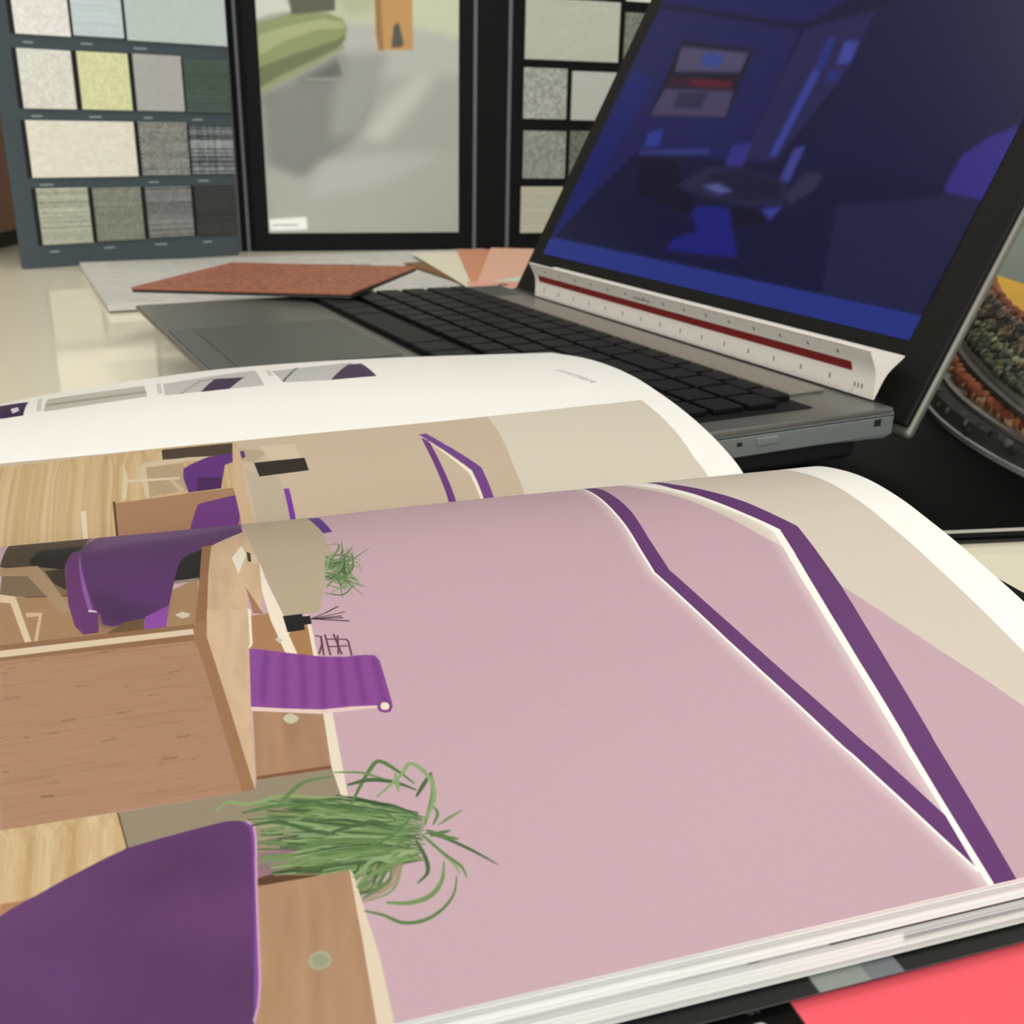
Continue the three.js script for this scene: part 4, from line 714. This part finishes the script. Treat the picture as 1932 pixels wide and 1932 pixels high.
{
  const t = thing('open_catalogue', 'open interior design catalogue showing a mauve office with purple chairs', 'book', [at(40, 190, 0).x, 0.0262, at(40, 190, 0).z]);
  const O = t.position;
  const uvN = (Q, D) => [(D - PAGE_D0) / PAGE_W, sOf(nearS, Q) / nearLen], uvB = (Q, D) => [(D - PAGE_D0) / PAGE_W, sOf(backS, Q) / backLen];
  mesh('page', sheet(nearH, 105.5, 272, PAGE_D0, PAGE_D1, 110, 50, 0.16, 0, uvN, O), [mat(0xffffff, 0.5, { map: texN, ...coat }), paper], t).userData.label = 'near page printed with a mauve wall, purple chairs and a plant';
  mesh('page', sheet(backH, 272, 467, PAGE_D0, PAGE_D1, 110, 50, 0.16, 0, uvB, O), [mat(0xffffff, 0.5, { map: texB, ...coat }), paper], t).userData.label = 'far page with a wide white margin and small pictures';
  // the leaves under the near page, edge after edge
  const bands = (list) => canvasTex(520, 4, (x, w) => { x.fillStyle = '#e9e9e5'; x.fillRect(0, 0, w, 4); for (const [a, b, c] of list) { x.fillStyle = c; x.fillRect((a + 90) * 2, 0, (b - a) * 2, 4); } });
  const grey = { 6: [[-90, 60, '#c9c9c5'], [60, 72, '#b5b5b1'], [72, 74, '#7d7d7a'], [74, 86, '#a2a2a0'], [86, 170, '#2b2724']], 8: [[99, 170, '#c4c6c4']], 9: [[99, 170, '#9fa3a4']], 10: [[99, 170, '#c9cac7']], 3: [[60, 170, '#d8d6d0']] };
  for (let k = 0; k < 14; k++) {
    const q0 = 105.5 + (rnd() - 0.5) * 0.6 - k * 0.19, m = grey[k] ? mat(0xffffff, 0.55, { map: bands(grey[k]) }) : mat([0xdfdfdb, 0xc6c7c3, 0xe9e9e5, 0xe4e3de, 0xcfcfcb][(k * 3) % 5], 0.6);
    mesh('leaf', sheet((Q, D) => nearH(Math.max(105.5, Q), D), q0, 232, PAGE_D0, PAGE_D1, 26, 14, 0.24, 0.35 + k * 0.47 , (Q, D) => [(D - PAGE_D0) / PAGE_W, 0.5], O), [m, m], t);
  }
  const flat = (h) => () => h;
  mesh('black_leaf', sheet(flat(27.75), 100.1, 262, PAGE_D0, PAGE_D1, 4, 4, 0.25, 0, (Q, D) => [(D - PAGE_D0) / PAGE_W, 0.5], O),
    [mat(0xffffff, 0.45, { map: bands([[-90, 170, '#1f201e'], [82, 91, '#8b918b'], [91, 97, '#70757a']]), specularIntensity: 0.4 }), mat(0x4a4a48, 0.6)], t).userData.label = 'black printed leaf with two grey squares';
  mesh('page_block', sheet((Q, D) => Math.max(28.4, nearH(Q, D) - 7.2), 118, 271, PAGE_D0 + 1, PAGE_D1 - 1, 40, 8, 0.3, 0, () => [0, 0], O), [paper, paper], t);
  mesh('far_page_block', sheet(backH, 274, 464, PAGE_D0 + 1, PAGE_D1 - 1, 40, 14, 4.2, 0.4, () => [0, 0], O), [paper, paper], t);
  mesh('cover', sheet(flat(27.4), 101, 274, PAGE_D0 - 1, PAGE_D1 + 1, 2, 2, 1.1, 0, () => [0, 0], O), [mat(0x2a2a2a, 0.5), mat(0x2a2a2a, 0.5)], t);
}

// ---------------------------------------------------------------- thick catalogue beneath it
{
  const c = at(80, 95, 0), t = thing('thick_catalogue', 'thick black catalogue with a coral red cover panel beneath the open one', 'catalogue', [c.x, 0, c.z], YAW);
  const d0 = -0.13, d1 = 0.1405, q0 = -0.11, q1 = 0.135;                                 // local x along the spine, local -z away from the reader
  mesh('page_block', box(d0 + 0.003, d1 - 0.003, 0.0015, 0.0245, -q1 + 0.003, -q0 - 0.003), mat(0xd9d6cc, 0.7), t);
  mesh('back_cover', box(d0, d1, 0, 0.0015, -q1, -q0, 0.0005), mat(0x0c0c0c, 0.4), t);
  const cover = canvasTex(1024, 928, (x, w, h) => {
    const s = w / 270.5; x.fillStyle = '#070707'; x.fillRect(0, 0, w, h);
    x.fillStyle = '#f25f6b'; x.fillRect((77.7 - 80 + 130) * s, (135 - 70) * s, 133 * s, 165 * s);
    x.fillStyle = '#c9cdc8'; x.font = 'bold ' + 4.2 * s + 'px sans-serif'; x.save(); x.translate((70 - 80 + 130) * s, (135 - 1.0) * s); x.rotate(0.02); x.fillText('P', 0, 0); x.restore();
    x.fillStyle = '#7d807c'; x.font = 3.6 * s + 'px sans-serif'; x.fillText('c.', (70.2 - 80 + 130) * s, (135 - 5.6) * s);
  });
  const tg = box(d0, d1, 0.0245, 0.0262, -q1, -q0, 0);
  mesh('front_cover', tg, [0, 1, 2, 3, 4, 5].map((i) => (i === 2 ? mat(0xffffff, 0.6, { map: cover, specularIntensity: 0.25 }) : mat(0x0c0c0c, 0.5))), t);
}

renderer.render(scene, camera);
